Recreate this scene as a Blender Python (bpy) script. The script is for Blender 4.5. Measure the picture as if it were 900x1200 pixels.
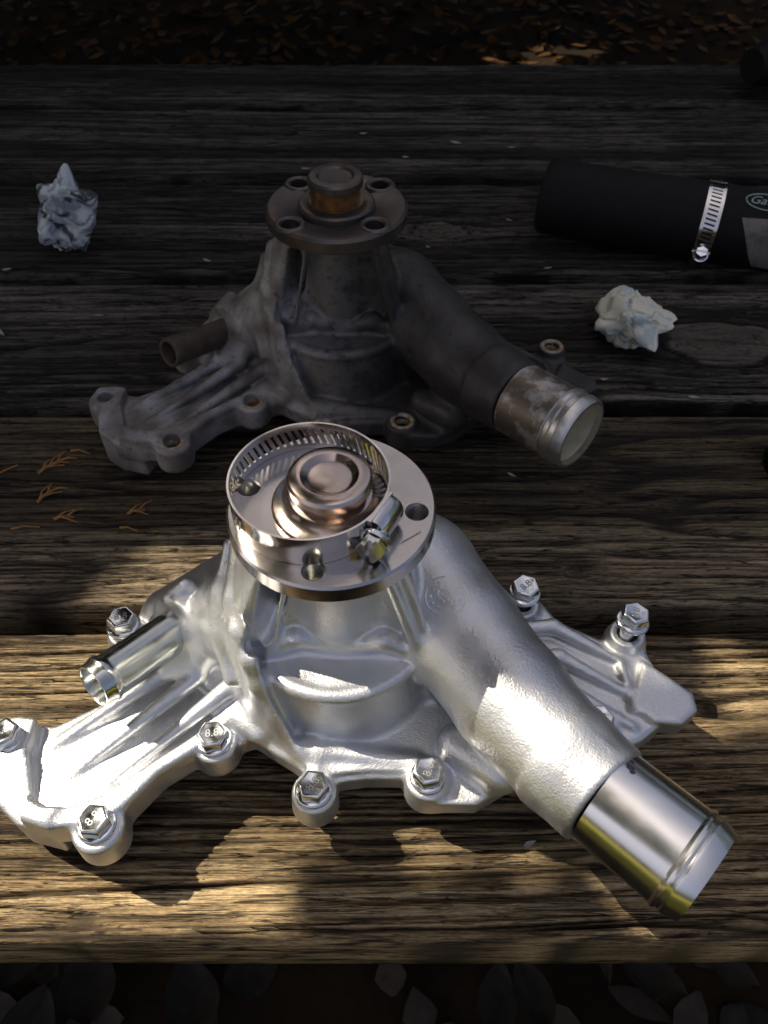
import bpy, bmesh, math, random
import numpy as np
from math import radians, sin, cos, pi

S = 0.01                       # everything below is measured in centimetres
scene = bpy.context.scene
for o in list(bpy.data.objects):
    bpy.data.objects.remove(o)
COL = scene.collection

# ------------------------------------------------------------------ camera
cam_d = bpy.data.cameras.new('camera')
cam = bpy.data.objects.new('camera', cam_d)
COL.objects.link(cam)
cam.location = (0, 0, 34.007 * S)
cam.rotation_euler = (radians(90 - 48.392), 0, 0)
cam_d.sensor_fit = 'VERTICAL'
cam_d.sensor_height = 36.0
cam_d.lens = 943.34 / 1200 * 36
cam_d.clip_start = 0.01
cam_d.clip_end = 500
cam_d.dof.use_dof = True
cam_d.dof.focus_distance = 0.34
cam_d.dof.aperture_fstop = 22.0
scene.camera = cam

# ------------------------------------------------------------------ daylight
SUN_EL, SUN_AZ = radians(50), radians(157)        # azimuth measured from +x towards +y
TO_SUN = np.array([cos(SUN_EL) * cos(SUN_AZ), cos(SUN_EL) * sin(SUN_AZ), sin(SUN_EL)])
world = bpy.data.worlds.new('World')
scene.world = world
world.use_nodes = True
wn = world.node_tree
sky = wn.nodes.new('ShaderNodeTexSky')
sky.sky_type = 'NISHITA'
sky.sun_disc = False
sky.sun_elevation = SUN_EL
sky.sun_rotation = pi / 2 - SUN_AZ
sky.air_density = 0.4
sky.dust_density = 9.0
sky.ozone_density = 0.0
wn.links.new(sky.outputs[0], wn.nodes['Background'].inputs[0])
wn.nodes['Background'].inputs[1].default_value = 0.15
sun_d = bpy.data.lights.new('sun', 'SUN')
sun_d.energy = 4.3
sun_d.angle = radians(0.5)
sun_d.color = (1.0, 0.90, 0.74)
sun = bpy.data.objects.new('sun', sun_d)
COL.objects.link(sun)
from mathutils import Vector, Matrix
sun.rotation_euler = Vector(TO_SUN).to_track_quat('Z', 'Y').to_euler()
sun.location = tuple(TO_SUN * 4)
scene.view_settings.view_transform = 'Standard'
scene.view_settings.look = 'None'
scene.view_settings.gamma = 1
scene.view_settings.use_curve_mapping = False
scene.view_settings.exposure = 0.75
scene.cycles.caustics_reflective = False

# ------------------------------------------------------------------ helpers
rng = np.random.default_rng(7)
random.seed(7)


def mesh_from(name, V, F, smooth=True, angle=None, scale=S):
    me = bpy.data.meshes.new(name)
    me.from_pydata((np.asarray(V, float) * scale).tolist(), [], [list(f) for f in F])
    me.validate()
    bm = bmesh.new(); bm.from_mesh(me)
    bmesh.ops.recalc_face_normals(bm, faces=bm.faces)
    bm.to_mesh(me); bm.free()
    if smooth:
        me.polygons.foreach_set('use_smooth', [True] * len(me.polygons))
        if angle:
            me.set_sharp_from_angle(angle=radians(angle))
    me.update()
    return me


def link(name, me, mat=None, parent=None, loc=None, rot=None):
    o = bpy.data.objects.new(name, me)
    COL.objects.link(o)
    if mat is not None:
        me.materials.clear(); me.materials.append(mat)
    if parent is not None:
        o.parent = parent
    if loc is not None:
        o.location = tuple(np.array(loc, float) * S)
    if rot is not None:
        o.rotation_euler = rot
    return o


def tag(o, label, cat, group=None, kind=None):
    if label: o['label'] = label
    if cat: o['category'] = cat
    if group: o['group'] = group
    if kind: o['kind'] = kind
    return o


def thing(name, label, cat, loc=(0, 0, 0), rotz=0, group=None):
    o = bpy.data.objects.new(name, None)
    COL.objects.link(o)
    o.empty_display_size = 0.02
    o.location = tuple(np.array(loc, float) * S)
    o.rotation_euler = (0, 0, rotz)
    return tag(o, label, cat, group)


def frame(axis):
    w = np.array(axis, float); w /= np.linalg.norm(w)
    a = np.array([0, 0, 1.0]) if abs(w[2]) < .9 else np.array([1.0, 0, 0])
    u = np.cross(a, w); u /= np.linalg.norm(u)
    return u, np.cross(w, u), w


class MB:
    """collects vertices and faces of one part"""
    def __init__(self):
        self.V, self.F = [], []

    def add(self, V, F):
        n = len(self.V)
        self.V += [tuple(map(float, v)) for v in V]
        self.F += [tuple(int(i) + n for i in f) for f in F]
        return self

    def lathe(self, prof, org=(0, 0, 0), axis=(0, 0, 1), n=64, caps=(False, False)):
        u, v, w = frame(axis); org = np.array(org, float)
        V = []; F = []
        for r, t in prof:
            for k in range(n):
                a = 2 * pi * k / n
                V.append(org + w * t + (u * cos(a) + v * sin(a)) * r)
        for i in range(len(prof) - 1):
            for k in range(n):
                k2 = (k + 1) % n
                F.append((i * n + k, i * n + k2, (i + 1) * n + k2, (i + 1) * n + k))
        if caps[0]: F.append(tuple(range(n))[::-1])
        if caps[1]: F.append(tuple((len(prof) - 1) * n + k for k in range(n)))
        return self.add(V, F)

    def tube(self, pts, rad, n=10):
        pts = [np.array(p, float) for p in pts]
        V = []; F = []; m = len(pts)
        for i, p in enumerate(pts):
            d = pts[min(i + 1, m - 1)] - pts[max(i - 1, 0)]
            u, v, w = frame(d)
            r = rad[i] if hasattr(rad, '__len__') else rad
            for k in range(n):
                a = 2 * pi * k / n
                V.append(p + (u * cos(a) + v * sin(a)) * r)
        for i in range(m - 1):
            for k in range(n):
                k2 = (k + 1) % n
                F.append((i * n + k, i * n + k2, (i + 1) * n + k2, (i + 1) * n + k))
        F.append(tuple(range(n))[::-1]); F.append(tuple((m - 1) * n + k for k in range(n)))
        return self.add(V, F)

    def box(self, c, half, R=None):
        c = np.array(c, float); R = np.eye(3) if R is None else np.array(R)
        V = [c + R @ (np.array([x, y, z]) * half) for x in (-1, 1) for y in (-1, 1) for z in (-1, 1)]
        F = [(0, 1, 3, 2), (4, 6, 7, 5), (0, 4, 5, 1), (2, 3, 7, 6), (0, 2, 6, 4), (1, 5, 7, 3)]
        return self.add(V, F)

    def mesh(self, name, smooth=True, angle=40):
        return mesh_from(name, self.V, self.F, smooth, angle)


def bevelled(me, width, seg=2, angle=30):
    """bake a small bevel into a mesh"""
    o = bpy.data.objects.new('tmp', me); COL.objects.link(o)
    m = o.modifiers.new('b', 'BEVEL'); m.width = width * S; m.segments = seg
    m.limit_method = 'ANGLE'; m.angle_limit = radians(angle)
    dg = bpy.context.evaluated_depsgraph_get()
    out = bpy.data.meshes.new_from_object(o.evaluated_get(dg))
    bpy.data.objects.remove(o)
    out.polygons.foreach_set('use_smooth', [True] * len(out.polygons))
    out.set_sharp_from_angle(angle=radians(50))
    return out


def cut(me, cutters, name):
    o = bpy.data.objects.new('tmp', me); COL.objects.link(o)
    tmp = []
    for c in cutters:
        q = bpy.data.objects.new('tmpc', c); COL.objects.link(q); tmp.append(q)
        m = o.modifiers.new('c', 'BOOLEAN'); m.operation = 'DIFFERENCE'; m.object = q; m.solver = 'EXACT'
    bpy.context.view_layer.update()
    dg = bpy.context.evaluated_depsgraph_get()
    out = bpy.data.meshes.new_from_object(o.evaluated_get(dg)); out.name = name
    for q in tmp + [o]:
        bpy.data.objects.remove(q)
    out.polygons.foreach_set('use_smooth', [True] * len(out.polygons))
    out.set_sharp_from_angle(angle=radians(35))
    return out


def text_mesh(name, body, size, depth=0.0, shear=0.0, mapper=None, flat=False):
    cu = bpy.data.curves.new('t', 'FONT'); cu.body = body; cu.size = size
    cu.align_x = 'CENTER'; cu.align_y = 'CENTER'; cu.shear = shear
    cu.extrude = depth; cu.resolution_u = 3
    o = bpy.data.objects.new('tmp', cu); COL.objects.link(o)
    dg = bpy.context.evaluated_depsgraph_get()
    me = bpy.data.meshes.new_from_object(o.evaluated_get(dg))
    bpy.data.objects.remove(o)
    V = [tuple(v.co) for v in me.vertices]; F = [tuple(p.vertices) for p in me.polygons]
    if mapper: V = [mapper(v) for v in V]
    return mesh_from(name, V, F, False)


def noise2(u, v, seed, nu=256, nv=256):
    """value noise on a wrapped lattice"""
    L = np.random.default_rng(seed).random((nu, nv)).astype(np.float32)
    i = np.floor(u).astype(int); j = np.floor(v).astype(int)
    fu = u - i; fv = v - j
    fu = fu * fu * (3 - 2 * fu); fv = fv * fv * (3 - 2 * fv)
    g = lambda a, b: L[a % nu, b % nv]
    return (g(i, j) * (1 - fu) + g(i + 1, j) * fu) * (1 - fv) + (g(i, j + 1) * (1 - fu) + g(i + 1, j + 1) * fu) * fv


# ------------------------------------------------------------------ materials
def new_mat(name):
    m = bpy.data.materials.new(name); m.use_nodes = True
    nt = m.node_tree
    return m, nt, nt.nodes['Principled BSDF']


def N(nt, kind, **kw):
    n = nt.nodes.new(kind)
    for k, v in kw.items():
        if k.startswith('i_'):
            key = k[2:]
            n.inputs[int(key) if key.isdigit() else key.replace('_', ' ')].default_value = v
        else:
            setattr(n, k, v)
    return n


def tex(nt, scale, detail=4, rough=0.5, vec=None, mapscale=None, dist=0.0):
    tc = N(nt, 'ShaderNodeTexCoord')
    mp = N(nt, 'ShaderNodeMapping')
    mp.inputs['Scale'].default_value = tuple(100 * np.array(mapscale if mapscale is not None else (1, 1, 1), float))
    nt.links.new(tc.outputs['Object'], mp.inputs[0])
    no = N(nt, 'ShaderNodeTexNoise', i_Scale=scale, i_Detail=detail, i_Roughness=rough, i_Distortion=dist)
    nt.links.new(mp.outputs[0], no.inputs['Vector'])
    return no


def ramp(nt, src, stops):
    r = N(nt, 'ShaderNodeValToRGB')
    e = r.color_ramp.elements
    while len(e) < len(stops): e.new(0.5)
    for k, (p, c) in enumerate(stops):
        e[k].position = p
        e[k].color = (*c, 1) if hasattr(c, '__len__') else (c, c, c, 1)
    nt.links.new(src, r.inputs[0])
    return r


def mix(nt, fac, a, b, blend='MIX'):
    m = N(nt, 'ShaderNodeMix', data_type='RGBA', blend_type=blend)
    for sock, v in ((m.inputs[0], fac), (m.inputs[6], a), (m.inputs[7], b)):
        if hasattr(v, 'links') or hasattr(v, 'is_linked'):
            nt.links.new(v, sock)
        else:
            sock.default_value = v if not hasattr(v, '__len__') else (*v, 1)
    return m.outputs[2]


def bump(nt, bsdf, height, strength, dist, prev=None):
    b = N(nt, 'ShaderNodeBump'); b.inputs['Strength'].default_value = strength
    b.inputs['Distance'].default_value = dist * S
    nt.links.new(height, b.inputs['Height'])
    if prev is not None: nt.links.new(prev, b.inputs['Normal'])
    nt.links.new(b.outputs[0], bsdf.inputs['Normal'])
    return b.outputs[0]


def metal(name, col, rough, noise_scale=3.0, dr=0.08, bumps=(), tint=None, metallic=1.0):
    m, nt, b = new_mat(name)
    n = tex(nt, noise_scale, 4)
    r = ramp(nt, n.outputs[0], [(0.3, max(rough - dr, .02)), (0.7, rough + dr)])
    nt.links.new(r.outputs[0], b.inputs['Roughness'])
    c = ramp(nt, n.outputs[0], [(0.3, tuple(np.array(col) * .92)), (0.75, col)])
    nt.links.new(c.outputs[0], b.inputs['Base Color'])
    b.inputs['Metallic'].default_value = metallic
    prev = None
    for sc, st, di in bumps:
        q = tex(nt, sc, 3)
        prev = bump(nt, b, q.outputs[0], st, di, prev)
    return m


M = {}
M['cast_aluminium'] = metal('cast_aluminium', (.82, .83, .84), .41, 1.2, .06, [(14, .6, .03), (6, .4, .035), (2.2, .2, .06)], None, .9)
M['machined_steel'] = metal('machined_steel', (.58, .54, .52), .2, 1.0, .04, [(30, .06, .01)])
M['turned_warm_steel'] = metal('turned_warm_steel', (.56, .47, .42), .2, 1.5, .05, [(30, .05, .01)])  # warm base tint stands in for warm reflections on the steel
M['zinc'] = metal('zinc', (.80, .82, .84), .17, 2.5, .06, [(14, .08, .02)])
M['polished_tube'] = metal('polished_tube', (.90, .89, .86), .21, 1.0, .04, [(8, .03, .01)])
M['clamp_steel'] = metal('clamp_steel', (.80, .76, .72), .14, 1.0, .05, [(10, .03, .01)])
M['dull_steel'] = metal('dull_steel', (.45, .44, .42), .35, 1.5, .08, [(14, .1, .02)])
M['galvanised_tube'] = metal('galvanised_tube', (.62, .65, .62), .2, 1.2, .06, [(9, .06, .015)])


def old_cast():
    m, nt, b = new_mat('weathered_cast_metal')
    n1 = tex(nt, .55, 6, .62); n2 = tex(nt, 2.2, 6, .6); n3 = tex(nt, 9, 4)
    c = ramp(nt, n1.outputs[0], [(.30, (.085, .07, .06)), (.45, (.22, .205, .19)), (.58, (.37, .36, .36)), (.72, (.47, .46, .46))])
    tc = N(nt, 'ShaderNodeTexCoord'); sx = N(nt, 'ShaderNodeSeparateXYZ'); nt.links.new(tc.outputs['Object'], sx.inputs[0])
    gm = N(nt, 'ShaderNodeMath', operation='MULTIPLY_ADD'); gm.inputs[1].default_value = 9.0
    nt.links.new(sx.outputs[0], gm.inputs[0])
    off = N(nt, 'ShaderNodeMath', operation='MULTIPLY_ADD'); off.inputs[1].default_value = 1.3; off.inputs[2].default_value = -.35
    nt.links.new(n1.outputs[0], off.inputs[0]); nt.links.new(off.outputs[0], gm.inputs[2])
    dark_right = ramp(nt, gm.outputs[0], [(.10, 0.0), (.50, .88)])  # darker towards the right, edge broken up by noise
    rust = ramp(nt, n2.outputs[0], [(.52, 0.0), (.68, .75)])
    col = mix(nt, rust.outputs[0], c.outputs[0], (.15, .10, .075))
    col = mix(nt, dark_right.outputs[0], col, (.022, .02, .019))
    nt.links.new(col, b.inputs['Base Color'])
    b.inputs['Metallic'].default_value = .3
    r = ramp(nt, n2.outputs[0], [(.35, .42), (.65, .68)])
    nt.links.new(r.outputs[0], b.inputs['Roughness'])
    p = bump(nt, b, n3.outputs[0], .4, .03); bump(nt, b, n2.outputs[0], .3, .08, p)
    return m


def spotted(name, base, spot, scale, lo, hi, rough, metallic, bumps=(9, .3, .03)):
    m, nt, b = new_mat(name)
    n = tex(nt, scale, 6, .6); q = tex(nt, bumps[0], 4)
    f = ramp(nt, n.outputs[0], [(lo, 0.0), (hi, 1.0)])
    nt.links.new(mix(nt, f.outputs[0], base, spot), b.inputs['Base Color'])
    b.inputs['Roughness'].default_value = rough; b.inputs['Metallic'].default_value = metallic
    bump(nt, b, q.outputs[0], bumps[1], bumps[2])
    return m


M['weathered_cast'] = old_cast()
M['rusty_iron'] = spotted('rusty_iron', (.075, .058, .048), (.13, .085, .06), 1.6, .42, .66, .62, .35)
M['greasy_steel'] = spotted('greasy_steel', (.12, .11, .105), (.20, .145, .11), 1.1, .45, .75, .38, .75)
M['threaded_brassy_steel'] = spotted('threaded_brassy_steel', (.60, .43, .24), (.34, .25, .16), 2.0, .4, .7, .3, .9)
M['corroded_tube'] = spotted('corroded_tube', (.20, .165, .13), (.52, .51, .49), .8, .46, .60, .45, .7)
M['worn_tube'] = spotted('worn_tube', (.68, .66, .61), (.45, .43, .40), 1.4, .45, .75, .33, .9)
M['cream_scale'] = spotted('cream_scale', (.60, .56, .40), (.45, .40, .26), 1.2, .4, .7, .8, 0)
M['rust_ring'] = spotted('rust_ring', (.30, .17, .08), (.45, .40, .30), 2.5, .4, .62, .7, .2)
M['rubber'] = spotted('rubber', (.006, .006, .006), (.010, .010, .010), 1.5, .4, .7, .7, 0, (12, .12, .02))
M['rubber'].node_tree.nodes['Principled BSDF'].inputs['Specular IOR Level'].default_value = .25
M['bore_shade'] = spotted('bore_shade', (.02, .018, .016), (.04, .03, .022), 2, .4, .7, .8, 0)  # dark colour stands in for the shade inside the bores
M['label_ink'] = spotted('label_ink', (.38, .50, .44), (.30, .42, .36), 2, .3, .7, .6, 0)
M['grey_tape'] = spotted('grey_tape', (.20, .185, .165), (.10, .092, .082), 1.0, .45, .62, .6, 0)
M['marking'] = metal('marking', (.36, .37, .38), .5)
M['twig'] = spotted('twig', (.50, .24, .07), (.30, .15, .06), 2, .4, .7, .8, 0)
M['chip'] = spotted('chip', (.40, .38, .34), (.22, .18, .13), 1.0, .4, .7, .8, 0)


def paper_mat(name, a, b_, c, seed):
    m, nt, b = new_mat(name)
    n = tex(nt, .75, 4, .55); n2 = tex(nt, .5, 3); n2.inputs['Distortion'].default_value = 1.5
    f = ramp(nt, n.outputs[0], [(.47, 0.0), (.56, 1.0)])
    g = ramp(nt, n2.outputs[0], [(.51, 0.0), (.57, .9)])
    col = mix(nt, f.outputs[0], a, b_)
    col = mix(nt, g.outputs[0], col, c)
    nt.links.new(col, b.inputs['Base Color']); b.inputs['Roughness'].default_value = .9
    b.inputs['Specular IOR Level'].default_value = .15
    bump(nt, b, tex(nt, 3, 5).outputs[0], .5, .08)
    return m


M['blotched_paper'] = paper_mat('blotched_paper', (.66, .70, .68), (.34, .37, .42), (.03, .035, .035), 1)
M['pale_paper'] = paper_mat('pale_paper', (.84, .80, .64), (.80, .77, .66), (.50, .60, .60), 2)


def wood_mat(name, pale, mid, dark):
    m, nt, b = new_mat(name)
    at = N(nt, 'ShaderNodeAttribute', attribute_name='grain')
    cr = N(nt, 'ShaderNodeAttribute', attribute_name='crack')
    st = tex(nt, 1.0, 6, .8, mapscale=(.16, 4.0, 1.2))
    st2 = tex(nt, 1.0, 5, .6, mapscale=(.5, 14.0, 3))
    bl = tex(nt, .12, 4, .6, mapscale=(.6, 2.0, 1))
    g = N(nt, 'ShaderNodeMath', operation='MULTIPLY_ADD'); g.inputs[1].default_value = .55; g.inputs[2].default_value = 0
    nt.links.new(at.outputs['Fac'], g.inputs[0])
    g2 = N(nt, 'ShaderNodeMath', operation='MULTIPLY_ADD'); g2.inputs[1].default_value = .62
    nt.links.new(st.outputs[0], g2.inputs[0]); nt.links.new(g.outputs[0], g2.inputs[2])
    c = ramp(nt, g2.outputs[0], [(.42, dark), (.56, mid), (.72, pale)])
    blr = ramp(nt, bl.outputs[0], [(.35, .62), (.65, 1.05)])
    col = mix(nt, 1.0, c.outputs[0], blr.outputs[0], 'MULTIPLY')
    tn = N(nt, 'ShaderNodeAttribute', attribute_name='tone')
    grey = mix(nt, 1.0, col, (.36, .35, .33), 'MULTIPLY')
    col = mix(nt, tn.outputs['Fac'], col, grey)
    lines = None
    for sc_, w_ in (((.05, 1.6, .6), .018), ((.10, 3.4, 1.2), .022), ((.22, 6.5, 2.0), .02)):
        ln = tex(nt, 1.0, 2.5, .55, mapscale=sc_, dist=.15)
        lr = ramp(nt, ln.outputs[0], [(.5 - w_, 1.0), (.5 - w_ * .3, .0), (.5 + w_ * .3, .0), (.5 + w_, 1.0)])
        gate = tex(nt, 1.0, 2, .5, mapscale=(sc_[0] * 3.1, sc_[1] * .5, 1))
        gr = ramp(nt, gate.outputs[0], [(.44, 1.0), (.53, 0.0)])
        mx = N(nt, 'ShaderNodeMath', operation='MAXIMUM'); nt.links.new(lr.outputs[0], mx.inputs[0]); nt.links.new(gr.outputs[0], mx.inputs[1])
        if lines is None: lines = mx
        else:
            q_ = N(nt, 'ShaderNodeMath', operation='MULTIPLY'); nt.links.new(lines.outputs[0], q_.inputs[0]); nt.links.new(mx.outputs[0], q_.inputs[1]); lines = q_
    kn = N(nt, 'ShaderNodeAttribute', attribute_name='knot')
    q_ = N(nt, 'ShaderNodeMath', operation='MAXIMUM'); nt.links.new(lines.outputs[0], q_.inputs[0]); kh = N(nt, 'ShaderNodeMath', operation='MULTIPLY'); kh.inputs[1].default_value = .55; nt.links.new(kn.outputs['Fac'], kh.inputs[0]); nt.links.new(kh.outputs[0], q_.inputs[1]); lines = q_
    lc = ramp(nt, lines.outputs[0], [(0.0, .13), (1.0, 1.0)])
    col = mix(nt, 1.0, col, lc.outputs[0], 'MULTIPLY')
    grit = tex(nt, 1.0, 3, .7, mapscale=(2.6, 11, 6))
    gt = ramp(nt, grit.outputs[0], [(.32, .62), (.68, 1.3)])
    col = mix(nt, 1.0, col, gt.outputs[0], 'MULTIPLY')
    col = mix(nt, cr.outputs['Fac'], col, tuple(np.array(dark) * .3))
    nt.links.new(col, b.inputs['Base Color'])
    b.inputs['Roughness'].default_value = .78
    b.inputs['Specular IOR Level'].default_value = .3
    p = bump(nt, b, lines.outputs[0], .7, .10)
    p = bump(nt, b, grit.outputs[0], .5, .05, p)
    p = bump(nt, b, st.outputs[0], .8, .14, p)
    bump(nt, b, st2.outputs[0], .7, .06, p)
    return m


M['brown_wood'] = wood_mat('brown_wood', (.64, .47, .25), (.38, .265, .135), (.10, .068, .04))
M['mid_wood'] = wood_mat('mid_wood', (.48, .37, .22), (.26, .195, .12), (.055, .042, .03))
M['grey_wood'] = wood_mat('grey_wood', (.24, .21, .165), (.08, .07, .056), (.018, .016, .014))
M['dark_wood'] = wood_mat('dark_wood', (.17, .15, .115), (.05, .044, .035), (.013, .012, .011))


def leaf_mat(name, cols, rough=.6, trans=0.0):
    m, nt, b = new_mat(name)
    gi = N(nt, 'ShaderNodeNewGeometry')
    r = ramp(nt, gi.outputs['Random Per Island'], [(k / (len(cols) - 1), c) for k, c in enumerate(cols)])
    n = tex(nt, .8, 3)
    v = ramp(nt, n.outputs[0], [(.3, .7), (.7, 1.1)])
    nt.links.new(mix(nt, 1.0, r.outputs[0], v.outputs[0], 'MULTIPLY'), b.inputs['Base Color'])
    b.inputs['Roughness'].default_value = rough
    b.inputs['Specular IOR Level'].default_value = .12
    return m


M['green_leaf'] = leaf_mat('green_leaf', [(.04, .07, .02), (.06, .09, .025), (.05, .075, .03)])
M['dry_leaf'] = leaf_mat('dry_leaf', [(.07, .032, .008), (.10, .045, .009), (.05, .025, .008), (.14, .062, .011)], .7)
M['ground_leaf'] = leaf_mat('ground_leaf', [(.038, .035, .030), (.026, .022, .017), (.034, .030, .025)], .7)
M['shaded_litter_leaf'] = leaf_mat('shaded_litter_leaf', [(.03, .026, .021), (.05, .04, .03), (.04, .036, .031)], .7)  # darker leaf copy for the front, shade put into its colour
M['soil'] = spotted('soil', (.014, .011, .008), (.030, .019, .010), .06, .4, .65, .9, 0, (.6, .5, .6))

# ------------------------------------------------------------------ the ground
gv = MB()
gv.add([(-1600, -900, -72), (1600, -900, -72), (1600, 2600, -72), (-1600, 2600, -72)], [(0, 1, 2, 3)])
tag(link('ground', gv.mesh('ground', False), M['soil']), 'dark bare ground far below the picnic table', None, None, 'structure')


def leaf_shape(c, L, W, yaw, tilt, roll, curl, lobes=0, fine=False):
    """a leaf blade: two rows of quads about a midrib, slightly folded and curled"""
    V = []; F = []
    n = 5 if not fine else 14
    tt = np.linspace(0, 1, n + 1)
    prof = np.interp(tt, [0, .2, .4, .6, .8, 1], [.12, .72, 1.0, .8, .45, .06]) if not fine else np.maximum(np.sin(np.pi * tt ** .85) ** .8, .02)
    if lobes: prof = prof * (.72 + .28 * np.cos(tt * 2 * np.pi * 3.5))
    for i in range(n + 1):
        t = i / n
        for s in (-1, 0, 1):
            V.append(np.array([(t - .5) * L, s * prof[i] * W * .5, curl * (abs(s) * .5 + (t - .5) ** 2 * 1.5) * W]))
    for i in range(n):
        for s in range(2):
            a = i * 3 + s
            F.append((a, a + 1, a + 4, a + 3))
    R = Matrix.Rotation(yaw, 3, 'Z') @ Matrix.Rotation(tilt, 3, 'Y') @ Matrix.Rotation(roll, 3, 'X')
    R = np.array(R)
    return [np.array(c) + R @ v for v in V], F


M['lawn'] = spotted('lawn', (.09, .09, .012), (.15, .135, .02), .05, .4, .65, .9, 0, (.5, .6, .8))
for k_ in ('lawn', 'soil'): M[k_].node_tree.nodes['Principled BSDF'].inputs['Specular IOR Level'].default_value = .04
lw = MB().add([(-1600, -900, -71.4), (1600, -900, -71.4), (1600, -55, -71.4), (-1600, -75, -71.4)], [(0, 1, 2, 3)])
tag(link('lawn', lw.mesh('lawn', False), M['lawn']), 'sunny lawn on the near side of the table, behind the camera', None, None, 'structure')
lit = MB(); lit2 = MB()
for k in range(5200):
    y = 62 + 440 * rng.random() ** 1.1 if k > 420 else rng.uniform(-20, 60)
    x = rng.uniform(-1, 1) * (70 + y * .55)
    V, F = leaf_shape((x, y, -71.6 + rng.random() * 1.2), rng.uniform(4, 8), rng.uniform(2, 4.2), rng.uniform(0, 6.3),
                      rng.normal(0, .25), rng.normal(0, .25), rng.uniform(-.1, .35))
    (lit if k > 420 else lit2).add(V, F)
tag(link('leaf_litter', lit2.mesh('leaf_litter', True, None), M['shaded_litter_leaf']), 'dead leaves lying below the front plank, coloured dim grey for the shade there', 'leaves', None, 'stuff')
tag(link('leaf_litter', lit.mesh('leaf_litter', True, None), M['dry_leaf']), 'brown litter of dead leaves covering the ground behind the table', 'leaves', None, 'stuff')

# ------------------------------------------------------------------ the picnic table: weathered planks
table = thing('picnic_table', 'weathered wooden picnic table top of wide grey brown planks with open gaps', 'table', (0, 50, -72))


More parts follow.
